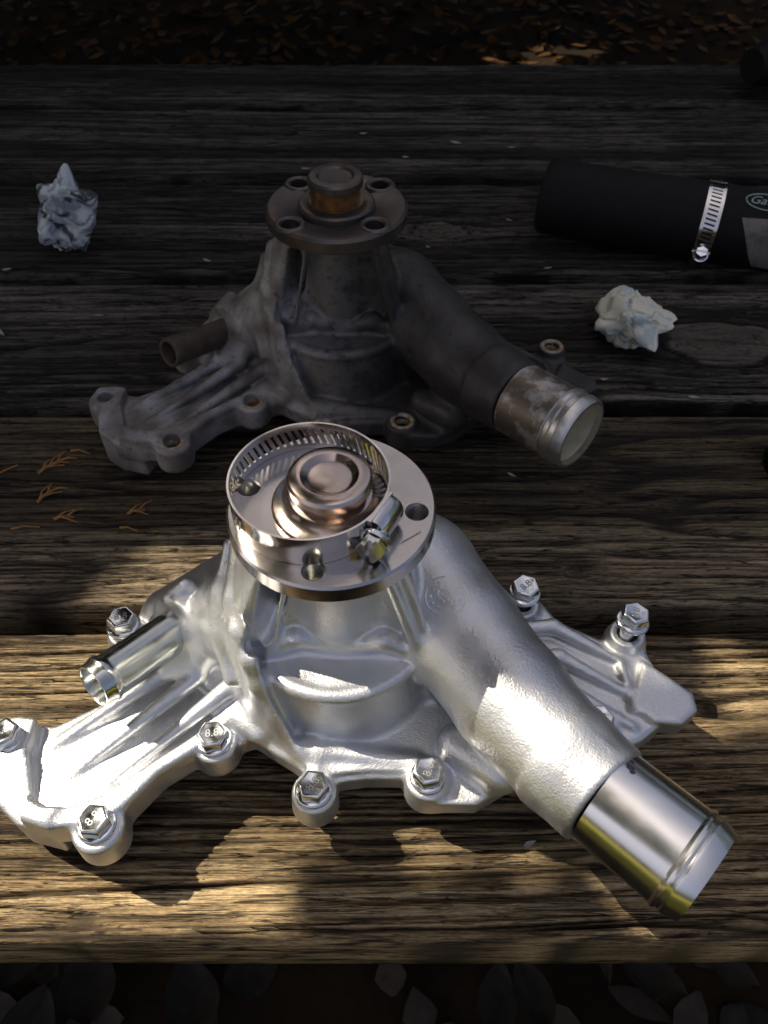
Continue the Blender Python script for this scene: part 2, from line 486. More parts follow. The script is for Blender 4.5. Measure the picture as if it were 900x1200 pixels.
def plank(y0, y1, seed, mat, knots=(), tone=(0, 0), xr=96, zt=0.0, dy=.075, dx=.9, rough=1.0):
    rnd = np.random.default_rng(seed)
    W = y1 - y0
    ny = int(W / dy)
    ys = np.linspace(0.28, W - .28, ny)
    prof = [(0.0, -3.75, 0), (0.0, -2.6, 0), (0.0, -1.3, 0), (0.0, -.45, 0), (.07, -.16, .3), (.16, -.05, .7)]
    prof += [(y, 0.0, 1) for y in ys]
    prof += [(W - .16, -.05, .7), (W - .07, -.16, .3), (W, -.45, 0), (W, -2.0, 0), (W, -3.75, 0)]
    prof = np.array(prof)
    nx = int(2 * xr / dx)
    xs = np.linspace(-xr, xr, nx)
    X, Y = np.meshgrid(xs, prof[:, 0], indexing='ij')
    Z = np.broadcast_to(prof[:, 1], X.shape).copy()
    Wt = np.broadcast_to(prof[:, 2], X.shape)
    yy = Y + y0
    v = yy + (noise2(X * .018 + 9, yy * .05, seed) - .5) * 2.2 + (noise2(X * .09, yy * .2 + 5, seed + 1) - .5) * .35 - X * rnd.uniform(-.012, .012)
    knot = np.zeros_like(v); kring = np.zeros_like(v)
    for (kx, ky, ka, kb) in knots:
        d2 = ((X - kx) / ka) ** 2 + ((yy - ky) / kb) ** 2
        psi = ky + (yy - ky) * np.clip(1 - .93 / np.maximum(d2, .93), 0, 1)
        w = np.exp(-np.maximum(d2 - 1, 0) * .16)
        inside = d2 < 1
        v = v * (1 - w) + (psi + (v - yy) * .3) * w
        ang = np.arctan2((yy - ky) / kb, (X - kx) / ka)
        v = np.where(inside, ky + np.sqrt(d2) * 1.9 + .12 * np.sin(ang * 5 + seed), v)
        rk = np.sqrt(d2) + .05 * np.sin(ang * 3 + seed) + .04 * np.sin(ang * 7)
        knot = np.maximum(knot, np.clip((1.0 - rk) * 12, 0, 1))
        kring = np.maximum(kring, np.exp(-((rk - 1.06) / .06) ** 2)); kring = np.maximum(kring, .7 * np.exp(-((rk - .60) / .035) ** 2) * (np.sin(ang * 4) > -.4)); kring = np.maximum(kring, np.exp(-(np.sin(ang * 1.0 + .2) * rk / .05) ** 2) * (rk < .9) * .6)
    knot = np.clip(knot, 0, 1); kring = np.clip(kring, 0, 1)
    g1 = noise2(v * 1.3, X * .02 + 3, seed + 2)
    g2 = noise2(v * 3.6, X * .06 + 7, seed + 3)
    g3 = noise2(v * 7.5, X * .16 + 1, seed + 4)
    grain = np.clip((.36 * g1 + .36 * g2 + .34 * g3 - .53) * 1.5 + .5, 0, 1)
    # raised growth rings: a saw-tooth across the board whose steps open into checks along parts of their length
    ph = v * 1.35 + 2.2 * noise2(v * .55 + 3, X * .012, seed + 30) + .22 * noise2(v * 2, X * .22, seed + 31) + .10 * noise2(v * 3, X * .9, seed + 32)
    fr_ = ph - np.floor(ph); pid = np.floor(ph)
    seg = noise2(pid * 7.31, X * .10 + pid * 3.7, seed + 33); dep = noise2(pid * 5.13, X * .02 + 9, seed + 34)
    step = np.exp(-((1 - fr_) / .09) ** 2) + np.exp(-(fr_ / .06) ** 2)
    ring = np.clip(step, 0, 1) * np.clip((seg * .7 + dep * .8 - .52) * 4, 0, 1)
    ph2 = v * 4.1 + 1.5 * noise2(v * 1.3, X * .03, seed + 35) + .2 * noise2(v * 5, X * .8, seed + 36)
    fr2 = ph2 - np.floor(ph2); seg2 = noise2(np.floor(ph2) * 3.3, X * .18 + np.floor(ph2) * 1.9, seed + 37)
    fine = np.exp(-((fr2 - .5) / .16) ** 2) * np.clip((seg2 - .45) * 5, 0, 1)
    grain = np.clip(grain * .62 + .30 * (1 - fr_) ** .8 + .10 - .28 * fine, 0, 1)
    c1 = noise2(v * .62 + 11 + .05 * noise2(X * .8, v * 2, seed + 20), X * .03, seed + 5); gate = noise2(X * .09, v * .6, seed + 6)
    crack = np.clip(1.3 - np.abs(c1 - .5) / (.016 + .03 * gate), 0, 1) * np.clip((gate - .22) * 6, 0, 1)
    c4 = noise2(v * 1.15 + 53 + .08 * noise2(X * .7, v * 2.5, seed + 22), X * .045, seed + 23); gate4 = noise2(X * .14, v * .8, seed + 24)
    crack = np.maximum(crack, .9 * np.clip(1.2 - np.abs(c4 - .5) / .03, 0, 1) * np.clip((gate4 - .35) * 6, 0, 1))
    c2 = noise2(v * 1.7 + 31 + .1 * noise2(X * .9, v * 3, seed + 21), X * .06, seed + 7); gate2 = noise2(X * .2, v * .9, seed + 8)
    crack2 = np.clip(1.1 - np.abs(c2 - .5) / .07, 0, 1) * np.clip((gate2 - .40) * 5, 0, 1)
    c3 = noise2(v * 3.2 + 71, X * .12, seed + 13); gate3 = noise2(X * .3, v * 1.6, seed + 14)
    crack2 = np.maximum(crack2, .7 * np.clip(1 - np.abs(c3 - .5) / .12, 0, 1) * np.clip((gate3 - .45) * 5, 0, 1))
    crack = np.maximum(np.maximum(crack * .9, .6 * crack2), .95 * ring)
    crack = np.maximum(crack * (1 - .75 * knot), kring)
    Z += Wt * rough * ((grain - .5) * .20 - crack * .34 + (noise2(X * .06, yy * .25, seed + 9) - .5) * .10 + knot * .03)
    side = 1 - Wt
    Y = Y + side * ((noise2(X * .15, Z * .9, seed + 10) - .5) * .16 + (noise2(X * .03, Z * .2, seed + 11) - .5) * .25)
    Z += (np.abs(prof[:, 1]) < .5)[None, :] * (1 - Wt) * (noise2(X * .35, Y * 0, seed + 12) - .5) * .18
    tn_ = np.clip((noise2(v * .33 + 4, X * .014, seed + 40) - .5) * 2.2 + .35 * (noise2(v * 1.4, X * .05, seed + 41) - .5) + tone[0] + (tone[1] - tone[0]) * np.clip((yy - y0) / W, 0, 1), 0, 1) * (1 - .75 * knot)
    npf = len(prof)
    idx = np.arange(nx * npf).reshape(nx, npf)
    nxt = np.roll(idx, -1, axis=1)
    F = np.stack([idx[:-1], idx[1:], nxt[1:], nxt[:-1]], -1).reshape(-1, 4)
    V = np.stack([X, Y + y0, Z + zt], -1).reshape(-1, 3)
    me = bpy.data.meshes.new('plank')
    me.vertices.add(len(V)); me.vertices.foreach_set('co', ((V - [0, 50, -72]) * S).astype(np.float32).ravel())
    me.loops.add(F.size); me.loops.foreach_set('vertex_index', F.astype(np.int32).ravel())
    me.polygons.add(len(F)); me.polygons.foreach_set('loop_start', (np.arange(len(F)) * 4).astype(np.int32))
    me.update(calc_edges=True)
    # end caps
    me.polygons.foreach_set('use_smooth', [True] * len(F))
    for nm, arr in (('grain', np.clip(grain + knot * .28, 0, 1)), ('crack', crack), ('tone', tn_), ('knot', knot)):
        a = me.attributes.new(nm, 'FLOAT', 'POINT'); a.data.foreach_set('value', arr.astype(np.float32).ravel())
    return link('plank', me, mat, table)


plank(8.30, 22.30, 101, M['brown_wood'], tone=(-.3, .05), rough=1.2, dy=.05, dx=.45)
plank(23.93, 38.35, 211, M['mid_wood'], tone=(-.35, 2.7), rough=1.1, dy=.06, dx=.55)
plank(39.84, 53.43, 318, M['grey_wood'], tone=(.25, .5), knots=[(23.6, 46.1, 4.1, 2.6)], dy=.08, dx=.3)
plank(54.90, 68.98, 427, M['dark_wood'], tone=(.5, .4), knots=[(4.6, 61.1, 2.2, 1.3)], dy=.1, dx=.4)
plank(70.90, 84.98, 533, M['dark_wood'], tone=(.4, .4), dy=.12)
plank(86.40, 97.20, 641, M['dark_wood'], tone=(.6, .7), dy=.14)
# two cross battens under the planks carry them
for bx in (-62, 62):
    b = MB().box((bx, 2.7, 66.2), (4.4, 44, 1.9)); link('batten', bevelled(b.mesh('batten', False), .2), M['mid_wood'], table)
for bx in (-62, 62):
    for by in (-30, 30):
        b = MB().box((bx, by, 32.0), (4.4, 1.9, 32.2)); link('leg', bevelled(b.mesh('leg', False), .2), M['mid_wood'], table)

# ------------------------------------------------------------------ signed-distance casting of the pump body
GO = np.array([-15.4, -9.9, -3.25]); GH = .105
GN = (np.array([31.6, 16.0, 13.0]) / GH).astype(int)
gx = (GO[0] + GH * np.arange(GN[0])).astype(np.float32)
gy = (GO[1] + GH * np.arange(GN[1])).astype(np.float32)
gz = (GO[2] + GH * np.arange(GN[2])).astype(np.float32)
FLD = np.full(tuple(GN), 5.0, np.float32)


def sub(lo, hi, pad=1.2):
    sl = []
    for k in range(3):
        a = int(max(0, math.floor((lo[k] - pad - GO[k]) / GH))); b = int(min(GN[k], math.ceil((hi[k] + pad - GO[k]) / GH) + 1))
        sl.append(slice(a, max(a + 1, b)))
    sl = tuple(sl)
    return sl, gx[sl[0]][:, None, None], gy[sl[1]][None, :, None], gz[sl[2]][None, None, :]


def smin(a, b, k):
    if k <= 0: return np.minimum(a, b)
    hh = np.clip(.5 + .5 * (b - a) / k, 0, 1)
    return b * (1 - hh) + a * hh - k * hh * (1 - hh)


def uni(sl, d, k=.3): FLD[sl] = smin(FLD[sl], d, k)


def dif(sl, d, k=.2): FLD[sl] = -smin(-FLD[sl], d, k)


def poly2(px, py, P):
    P = np.array(P, float); n = len(P)
    d = np.full(np.broadcast(px, py).shape, 1e9, np.float32); s = np.ones(d.shape, np.float32)
    for i in range(n):
        a = P[i]; b = P[i - 1]
        ex, ey = b - a; wx = px - a[0]; wy = py - a[1]
        t = np.clip((wx * ex + wy * ey) / (ex * ex + ey * ey), 0, 1)
        d = np.minimum(d, (wx - ex * t) ** 2 + (wy - ey * t) ** 2)
        c1 = py >= a[1]; c2 = py < b[1]; c3 = ex * wy > ey * wx
        al = c1 & c2 & c3; no = ~c1 & ~c2 & ~c3
        s = np.where(al | no, -s, s)
    return s * np.sqrt(d)


def extr(P, z0, z1, k=.3, op=None, rnd=.12, off=0.0):
    P = np.array(P, float)
    sl, x, y, z = sub((*P.min(0), z0), (*P.max(0), z1))
    d2 = poly2(x[:, :, 0], y[:, :, 0], P)[:, :, None] - off + rnd
    dz = np.abs(z - (z0 + z1) / 2) - (z1 - z0) / 2 + rnd
    d = np.minimum(np.maximum(d2, dz), 0) + np.sqrt(np.maximum(d2, 0) ** 2 + np.maximum(dz, 0) ** 2) - rnd
    (op or uni)(sl, d, k)


def cyl(c, r, z0, z1, k=.25, op=None, rnd=.1, rt=None):
    sl, x, y, z = sub((c[0] - r, c[1] - r, z0), (c[0] + r, c[1] + r, z1))
    rr = r if rt is None else r + (rt - r) * (z - z0) / (z1 - z0)
    d2 = np.sqrt((x - c[0]) ** 2 + (y - c[1]) ** 2) - rr + rnd
    dz = np.abs(z - (z0 + z1) / 2) - (z1 - z0) / 2 + rnd
    d = np.minimum(np.maximum(d2, dz), 0) + np.sqrt(np.maximum(d2, 0) ** 2 + np.maximum(dz, 0) ** 2) - rnd
    (op or uni)(sl, d.astype(np.float32), k)


def caps(a, b, ra, rb=None, k=.3, op=None):
    rb = ra if rb is None else rb
    a = np.array(a, float); b = np.array(b, float); m = max(ra, rb)
    sl, x, y, z = sub(np.minimum(a, b) - m, np.maximum(a, b) + m)
    e = b - a
    t = np.clip(((x - a[0]) * e[0] + (y - a[1]) * e[1] + (z - a[2]) * e[2]) / (e @ e), 0, 1)
    d = np.sqrt((x - a[0] - e[0] * t) ** 2 + (y - a[1] - e[1] * t) ** 2 + (z - a[2] - e[2] * t) ** 2) - (ra + (rb - ra) * t)
    (op or uni)(sl, d.astype(np.float32), k)


def ccyl(a, b, r, rb=None, k=.25, op=None, rnd=.1):
    """cylinder or cone frustum with flat ends between two points"""
    rb = r if rb is None else rb
    a = np.array(a, float); b = np.array(b, float); e = b - a; L = np.linalg.norm(e); e /= L
    m = max(r, rb)
    sl, x, y, z = sub(np.minimum(a, b) - m, np.maximum(a, b) + m)
    t = (x - a[0]) * e[0] + (y - a[1]) * e[1] + (z - a[2]) * e[2]
    q = np.sqrt(np.maximum((x - a[0]) ** 2 + (y - a[1]) ** 2 + (z - a[2]) ** 2 - t * t, 0))
    d2 = q - (r + (rb - r) * np.clip(t / L, 0, 1)) + rnd; dz = np.abs(t - L / 2) - L / 2 + rnd
    d = np.minimum(np.maximum(d2, dz), 0) + np.sqrt(np.maximum(d2, 0) ** 2 + np.maximum(dz, 0) ** 2) - rnd
    (op or uni)(sl, d.astype(np.float32), k)


def surface_nets(Fd, org, hs, name):
    ins = Fd < 0
    nx, ny, nz = Fd.shape
    c = [ins[i:nx - 1 + i, j:ny - 1 + j, k:nz - 1 + k] for i in (0, 1) for j in (0, 1) for k in (0, 1)]
    anyi = c[0].copy(); alli = c[0].copy()
    for q in c[1:]: anyi |= q; alli &= q
    act = anyi & ~alli
    I, J, K = np.nonzero(act)
    vid = np.full(act.shape, -1, np.int64); vid[I, J, K] = np.arange(len(I))
    off = [(i, j, k) for i in (0, 1) for j in (0, 1) for k in (0, 1)]
    val = np.stack([Fd[I + i, J + j, K + k] for i, j, k in off], 1)
    acc = np.zeros((len(I), 3)); cnt = np.zeros(len(I))
    for a in range(8):
        for b in range(a + 1, 8):
            da = np.array(off[a]); db = np.array(off[b])
            if np.abs(da - db).sum() != 1: continue
            m = (val[:, a] < 0) != (val[:, b] < 0)
            t = np.where(m, val[:, a] / np.where(m, val[:, a] - val[:, b], 1), 0)
            acc += np.where(m[:, None], da + (db - da) * t[:, None], 0); cnt += m
    P = (np.stack([I, J, K], 1) + acc / cnt[:, None]) * hs + org
    faces = []
    for ax in range(3):
        lo = [slice(1, -1)] * 3; lo[ax] = slice(0, -1)
        hi = [slice(1, -1)] * 3; hi[ax] = slice(1, None)
        A = ins[tuple(lo)]; B = ins[tuple(hi)]
        for cond, flip in ((A & ~B, False), (~A & B, True)):
            q = np.stack(np.nonzero(cond), 1)
            u, w = [k for k in range(3) if k != ax]
            q = q.copy(); q[:, u] += 1; q[:, w] += 1
            def g(du, dw):
                r = q.copy(); r[:, u] -= du; r[:, w] -= dw
                return vid[r[:, 0], r[:, 1], r[:, 2]]
            f = np.stack([g(0, 0), g(1, 0), g(1, 1), g(0, 1)], 1)
            if flip != (ax == 1): f = f[:, ::-1]
            faces.append(f)
    Fq = np.concatenate(faces)
    Fq = Fq[(Fq >= 0).all(1)]
    me = bpy.data.meshes.new(name)
    me.vertices.add(len(P)); me.vertices.foreach_set('co', (P * S).astype(np.float32).ravel())
    me.loops.add(Fq.size); me.loops.foreach_set('vertex_index', Fq[:, ::-1].astype(np.int32).ravel())
    me.polygons.add(len(Fq)); me.polygons.foreach_set('loop_start', (np.arange(len(Fq)) * 4).astype(np.int32))
    me.update(calc_edges=True); me.validate()
    me.polygons.foreach_set('use_smooth', [True] * len(me.polygons))
    return me


BOSS = dict(A=(-4.94, -4.30), B=(3.78, -5.55), C=(-.69, -6.25), D=(-8.81, -7.89), E=(-13.42, -4.56),
            H=(8.11, 2.76), I=(12.71, 1.32), J=(10.75, -3.1), G=(-9.75, .62))

# base flange plate round the hub
extr([(-6.4, -5.3), (-5.4, -4.75), (-4.2, -4.35), (-3.4, -4.05), (-2.4, -4.65), (-1.6, -5.1), (-.9, -5.7), (.2, -5.75), (1.36, -5.55), (2.9, -5.5),
      (3.4, -6.2), (4.2, -6.5), (5.7, -6.45), (6.9, -5.7), (9.5, -3.0), (8, 3), (4, 4.6), (0, 5.2), (-4, 5.1), (-6, 5.0), (-7.4, 4.6), (-8.85, 3.4),
      (-9.5, 2.2), (-9.9, .8), (-8.0, -1.0), (-8.2, -3.0)], -1.3, -.25, .15, rnd=.15)
# left arm: a tray with a raised lip, sunk floor and long ridges
ARM = [(-14.1, -3.7), (-14.2, -4.9), (-13.45, -5.5), (-13.1, -6.9), (-12.1, -7.7), (-10.7, -8.1), (-9.7, -8.0), (-8.9, -8.0), (-7.9, -7.2), (-6.84, -5.76), (-5.5, -4.75), (-4.2, -3.2),
       (-4.5, 1), (-7.2, .3), (-8.3, -1.15), (-10.1, -2.5), (-11.9, -3.65), (-13.2, -3.55)]
extr(ARM, -1.5, .25, .15, rnd=.2)
extr([(-13.6, -5.3), (-13.2, -7.0), (-12.1, -7.75), (-10.6, -8.05), (-10.2, -7.0), (-12.3, -5.2)], -2.7, .35, .25, rnd=.25)
extr([(-12.45, -4.9), (-12.15, -5.6), (-11.65, -7.0), (-11.0, -7.3), (-10.0, -7.25), (-8.9, -6.75), (-7.2, -5.35), (-5.6, -4.0), (-4.8, -2.6), (-7.6, -.6), (-8.6, .2), (-10.2, -1.2), (-12.0, -2.2), (-12.45, -3.2)], -.42, 2.2, .15, dif, rnd=.15)
caps((-11.8, -4.6, -.55), (-9.6, -2.9, -.15), .2, .3, .25)
caps((-9.6, -2.9, -.15), (-6.4, -.6, .65), .3, .42, .2)
caps((-10.9, -6.0, -.6), (-6.0, -1.7, .65), .16, .4, .18)
caps((-9.5, -6.5, -.65), (-4.6, -2.25, .7), .16, .4, .18)
for e_ in ('E', 'D'):
    cyl(BOSS[e_], 1.0, -1.5, -.05, .3, rnd=.1)
sl, x, y, z = sub((-14.4, -9, -1), (-11.9, -5.0, 1), 0)
FLD[sl] = -smin(-FLD[sl], -(z - .34 - (y + 5.2) * .28 + x * 0).astype(np.float32), .1)
# right wing with its tab
extr([(9.0, -4.6), (11.4, -4.1), (12.6, -3.6), (13.4, -3.0), (14.0, -.8), (13.6, .6), (13.4, 1.8), (12.3, 2.2), (11.6, 1.3), (9.8, 2.2), (9.1, 3.3), (7.9, 3.8), (6, 3), (5, -3)], -1.3, -.1, .2, rnd=.25)
extr([(12.3, -2.2), (13.1, -2.9), (14.3, -2.95), (15.1, -2.3), (15.1, -1.5), (14.2, -.7), (13.2, .1)], -.9, .2, .15, rnd=.2)
for y_, q_ in ((1.25, 0), (-.3, .1), (-1.85, .2)):
    caps((6.5, y_, .28), (9.4 + q_, y_ + .3, .3), .36, .36, .15); caps((9.4 + q_, y_ + .3, .3), (12.3, y_ - 1.2, -.1), .36, .22, .15)
caps((12.3, -.3, -.1), (12.5, -2.3, -.15), .25, .25, .2)
# volute drum and conical shell
cyl((0, 0), 4.1, -1.3, 3.22, .3, rnd=.3, rt=4.0)
PR = [(4.95, 0.0), (4.75, 2.0), (4.45, 4.0), (4.0, 6.0), (3.35, 8.2), (2.9, 9.2)]
sl, x, y, z = sub((-5, -5, 0), (5, 5, 9.2), .5)
rr = np.sqrt(x * x + y * y)
rad = np.interp(z[0, 0], [p[1] for p in PR], [p[0] for p in PR])[None, None, :]
an = np.degrees(np.arctan2(y, x))
sd = np.clip(np.minimum((an + 32) / 14, (75 - an) / 25), 0, 1); sd = sd * sd * (3 - 2 * sd)
rad = rad * (1 - .24 * sd)
d = np.maximum(np.maximum((rr - rad) * .93, z - 9.2), -.2 - z)
# the front is open above the drum: only a neck with a flat face stands there
zz_ = np.broadcast_to(z, (1, 1, z.shape[2]))
fl = (x + 3.75 - .14 * (zz_ - 3.2) - .34 * np.maximum(3.4 - zz_, 0)) * .85 + (y + 1.9) * .52
rec = -np.minimum(fl, -(y + 1.95)) + 0 * zz_
d = -smin(-d, rec, .3)
pl = x - np.interp(z[0, 0], [3.4, 8.6], [-2.45, -1.2])[None, None, :]
pr = np.interp(z[0, 0], [3.4, 8.6], [3.05, 1.75])[None, None, :] - x
panel = -np.minimum(np.minimum(pl, pr), np.minimum(-(y + 1.4), zz_ - 3.8))
d = -smin(-d, panel, .3)
uni(sl, d.astype(np.float32), .45)
# collar of the bearing housing under the flange
cyl((0, 0), 1.95, 2.5, 9.35, .35)
for a0 in range(226, 336, 4):
    k = lambda a: (3.75 * cos(radians(a)), 3.75 * sin(radians(a)), 3.0)
    caps(k(a0), k(a0 + 4), .30, .30, .1)
caps((-1.45, -2.1, 8.9), (-2.72, -2.1, 3.4), .22, .26, .1); caps((1.95, -2.05, 8.9), (3.35, -2.05, 3.4), .22, .26, .1)
caps((-2.5, -1.9, 3.3), (-1.45, -1.75, 4.0), .32, .42, .2); caps((-1.45, -1.75, 4.0), (.2, -1.7, 3.35), .42, .3, .2)
caps((.2, -1.7, 3.35), (1.9, -1.75, 4.0), .3, .44, .2); caps((1.9, -1.75, 4.0), (3.2, -1.9, 3.3), .44, .3, .2)
# stepped ring bands on the left shell
for line, th in (([(-3.75, .2, 7.3), (-3.98, -1.1, 5.6), (-3.7, -2.15, 4.9), (-3.3, -2.9, 4.1), (-3.0, -3.3, 3.1), (-2.95, -3.3, 2.0), (-3.2, -3.3, .5)], .24),
                 ([(-4.35, 1.2, 6.0), (-4.7, .0, 4.6), (-4.75, -1.3, 3.2), (-4.3, -2.6, 2.0)], .26)):
    for k in range(len(line) - 1): caps(line[k], line[k + 1], th, th, .5)
# dark window between fin and shell
for k in range(22):
    q = k / 21
    caps((-2.95 + .75 * q, -2.6, 4.6 + 3.6 * q), (-2.25 + .65 * q, -.7, 4.6 + 3.4 * q), .42, .36, .1, dif)
# shoulder that carries the small pipe
caps((-6.3, .3, 1.2), (-3.0, .2, 3.6), 1.5, 2.0, .9)
caps((-8.4, 2.3, -.3), (-3.5, 1.8, 3.0), 1.0, 1.9, .6)
ccyl((-7.0, -.1, 1.8), (-6.55, .5, 1.65), 1.55, 1.6, .15, rnd=.12)
ccyl((-6.8, .2, 1.75), (-5.2, 2.2, 1.6), 1.25, 1.5, .3, rnd=.2)
caps((-7.2, .7, 2.9), (-6.6, 1.0, 3.3), .38, .42, .15)
caps((-8.3, .9, .6), (-7.6, .8, 1.6), .45, .45, .3)
caps((-7.0, -1.2, .6), (-6.0, -1.0, 1.2), .6, .6, .4)
caps((-1.75, -.45, 5.2), (-1.1, -.3, 7.4), .62, .5, .05, dif)
# big outlet pipe bending to the right
PA = [(1.5, 4.0, 2.6), (3.2, 2.2, 3.1), (5.0, -.8, 3.15), (6.8, -3.7, 3.25), (8.4, -6.0, 3.4), (9.75, -7.55, 3.52)]
RA = [2.6, 2.6, 2.42, 2.25, 2.08, 1.98]
for i in range(len(PA) - 1):
    if i < len(PA) - 2: caps(PA[i], PA[i + 1], RA[i], RA[i + 1], .35)
    else: ccyl(PA[i], PA[i + 1], RA[i], RA[i + 1], .3, rnd=.08)
caps((5.0, -4.2, .3), (6.6, -5.4, .5), .8, .9, .6)
caps((9.35, -6.35, 5.25), (9.75, -6.75, 5.25), .16, .16, .12)
# webs from drum to the bolts
caps((-.7, -4.2, -.2), (-.69, -6.0, -.3), .35, .3, .3)
caps((-4.2, -3.2, .0), (-3.2, -3.9, .0), .5, .4, .4)
caps((-1.2, -4.5, -.1), (3.2, -4.9, -.2), .45, .35, .5)
extr([(-.9, -5.7), (.0, -5.55), (1.4, -5.35), (2.9, -5.3), (3.1, -4.6), (-1.4, -4.6)], -.4, .02, .1, rnd=.1)
# bolt bosses, then the bolt holes
for n_, (bx, by) in BOSS.items():
    cyl((bx, by), .96, -1.38, 0.0 if n_ != 'J' else .1, .22, rnd=.1, rt=.88)
for n_ in 'HIG':
    cyl(BOSS[n_], .95, -1.4, .35, .2, rnd=.1, rt=.8)
for n_, (bx, by) in BOSS.items():
    cyl((bx, by), .46, -3, 2.0 if n_ not in 'AJ' else .9, .05, dif, rnd=.02)
ccyl((9.2, -6.9, 3.45), (10.2, -8.0, 3.55), 1.5, 1.5, .05, dif)
body_me = surface_nets(FLD, GO, GH, 'pump_casting')

# ------------------------------------------------------------------ shared pump pieces
def revolve(prof, name, n=96, angle=28, org=(0, 0, 0), axis=(0, 0, 1)):
    return MB().lathe(prof, org, axis, n).mesh(name, True, angle)


ZF = 9.88
HOLES_NEW = [(-3.02 * 1.0, .70), (3.0, -.25), (-.36, -2.95), (.3, 3.0)]
disc = revolve([(0, ZF - .78), (3.58, ZF - .78), (3.68, ZF - .70), (3.68, ZF - .08), (3.60, ZF), (0, ZF)], 'pulley_flange')
flange_new = cut(disc, [revolve([(0, ZF - 2), (.42, ZF - 2), (.42, ZF + 1), (0, ZF + 1)], 'c', 32, 40, (hx, hy, 0)) for hx, hy in HOLES_NEW], 'pulley_flange')
disc2 = revolve([(0, ZF - .85), (3.5, ZF - .85), (3.68, ZF - .72), (3.70, ZF - .15), (3.55, ZF), (2.35, ZF - .02), (2.2, ZF - .12), (0, ZF - .12)], 'pulley_flange')
HOLES_OLD = [(-2.2, 2.15), (2.15, 2.2), (-2.15, -2.15), (2.1, -2.0)]
flange_old = cut(disc2, [revolve([(0, ZF - 2), (.5, ZF - 2), (.5, ZF + 1), (0, ZF + 1)], 'c', 32, 40, (hx, hy, 0)) for hx, hy in HOLES_OLD], 'pulley_flange')


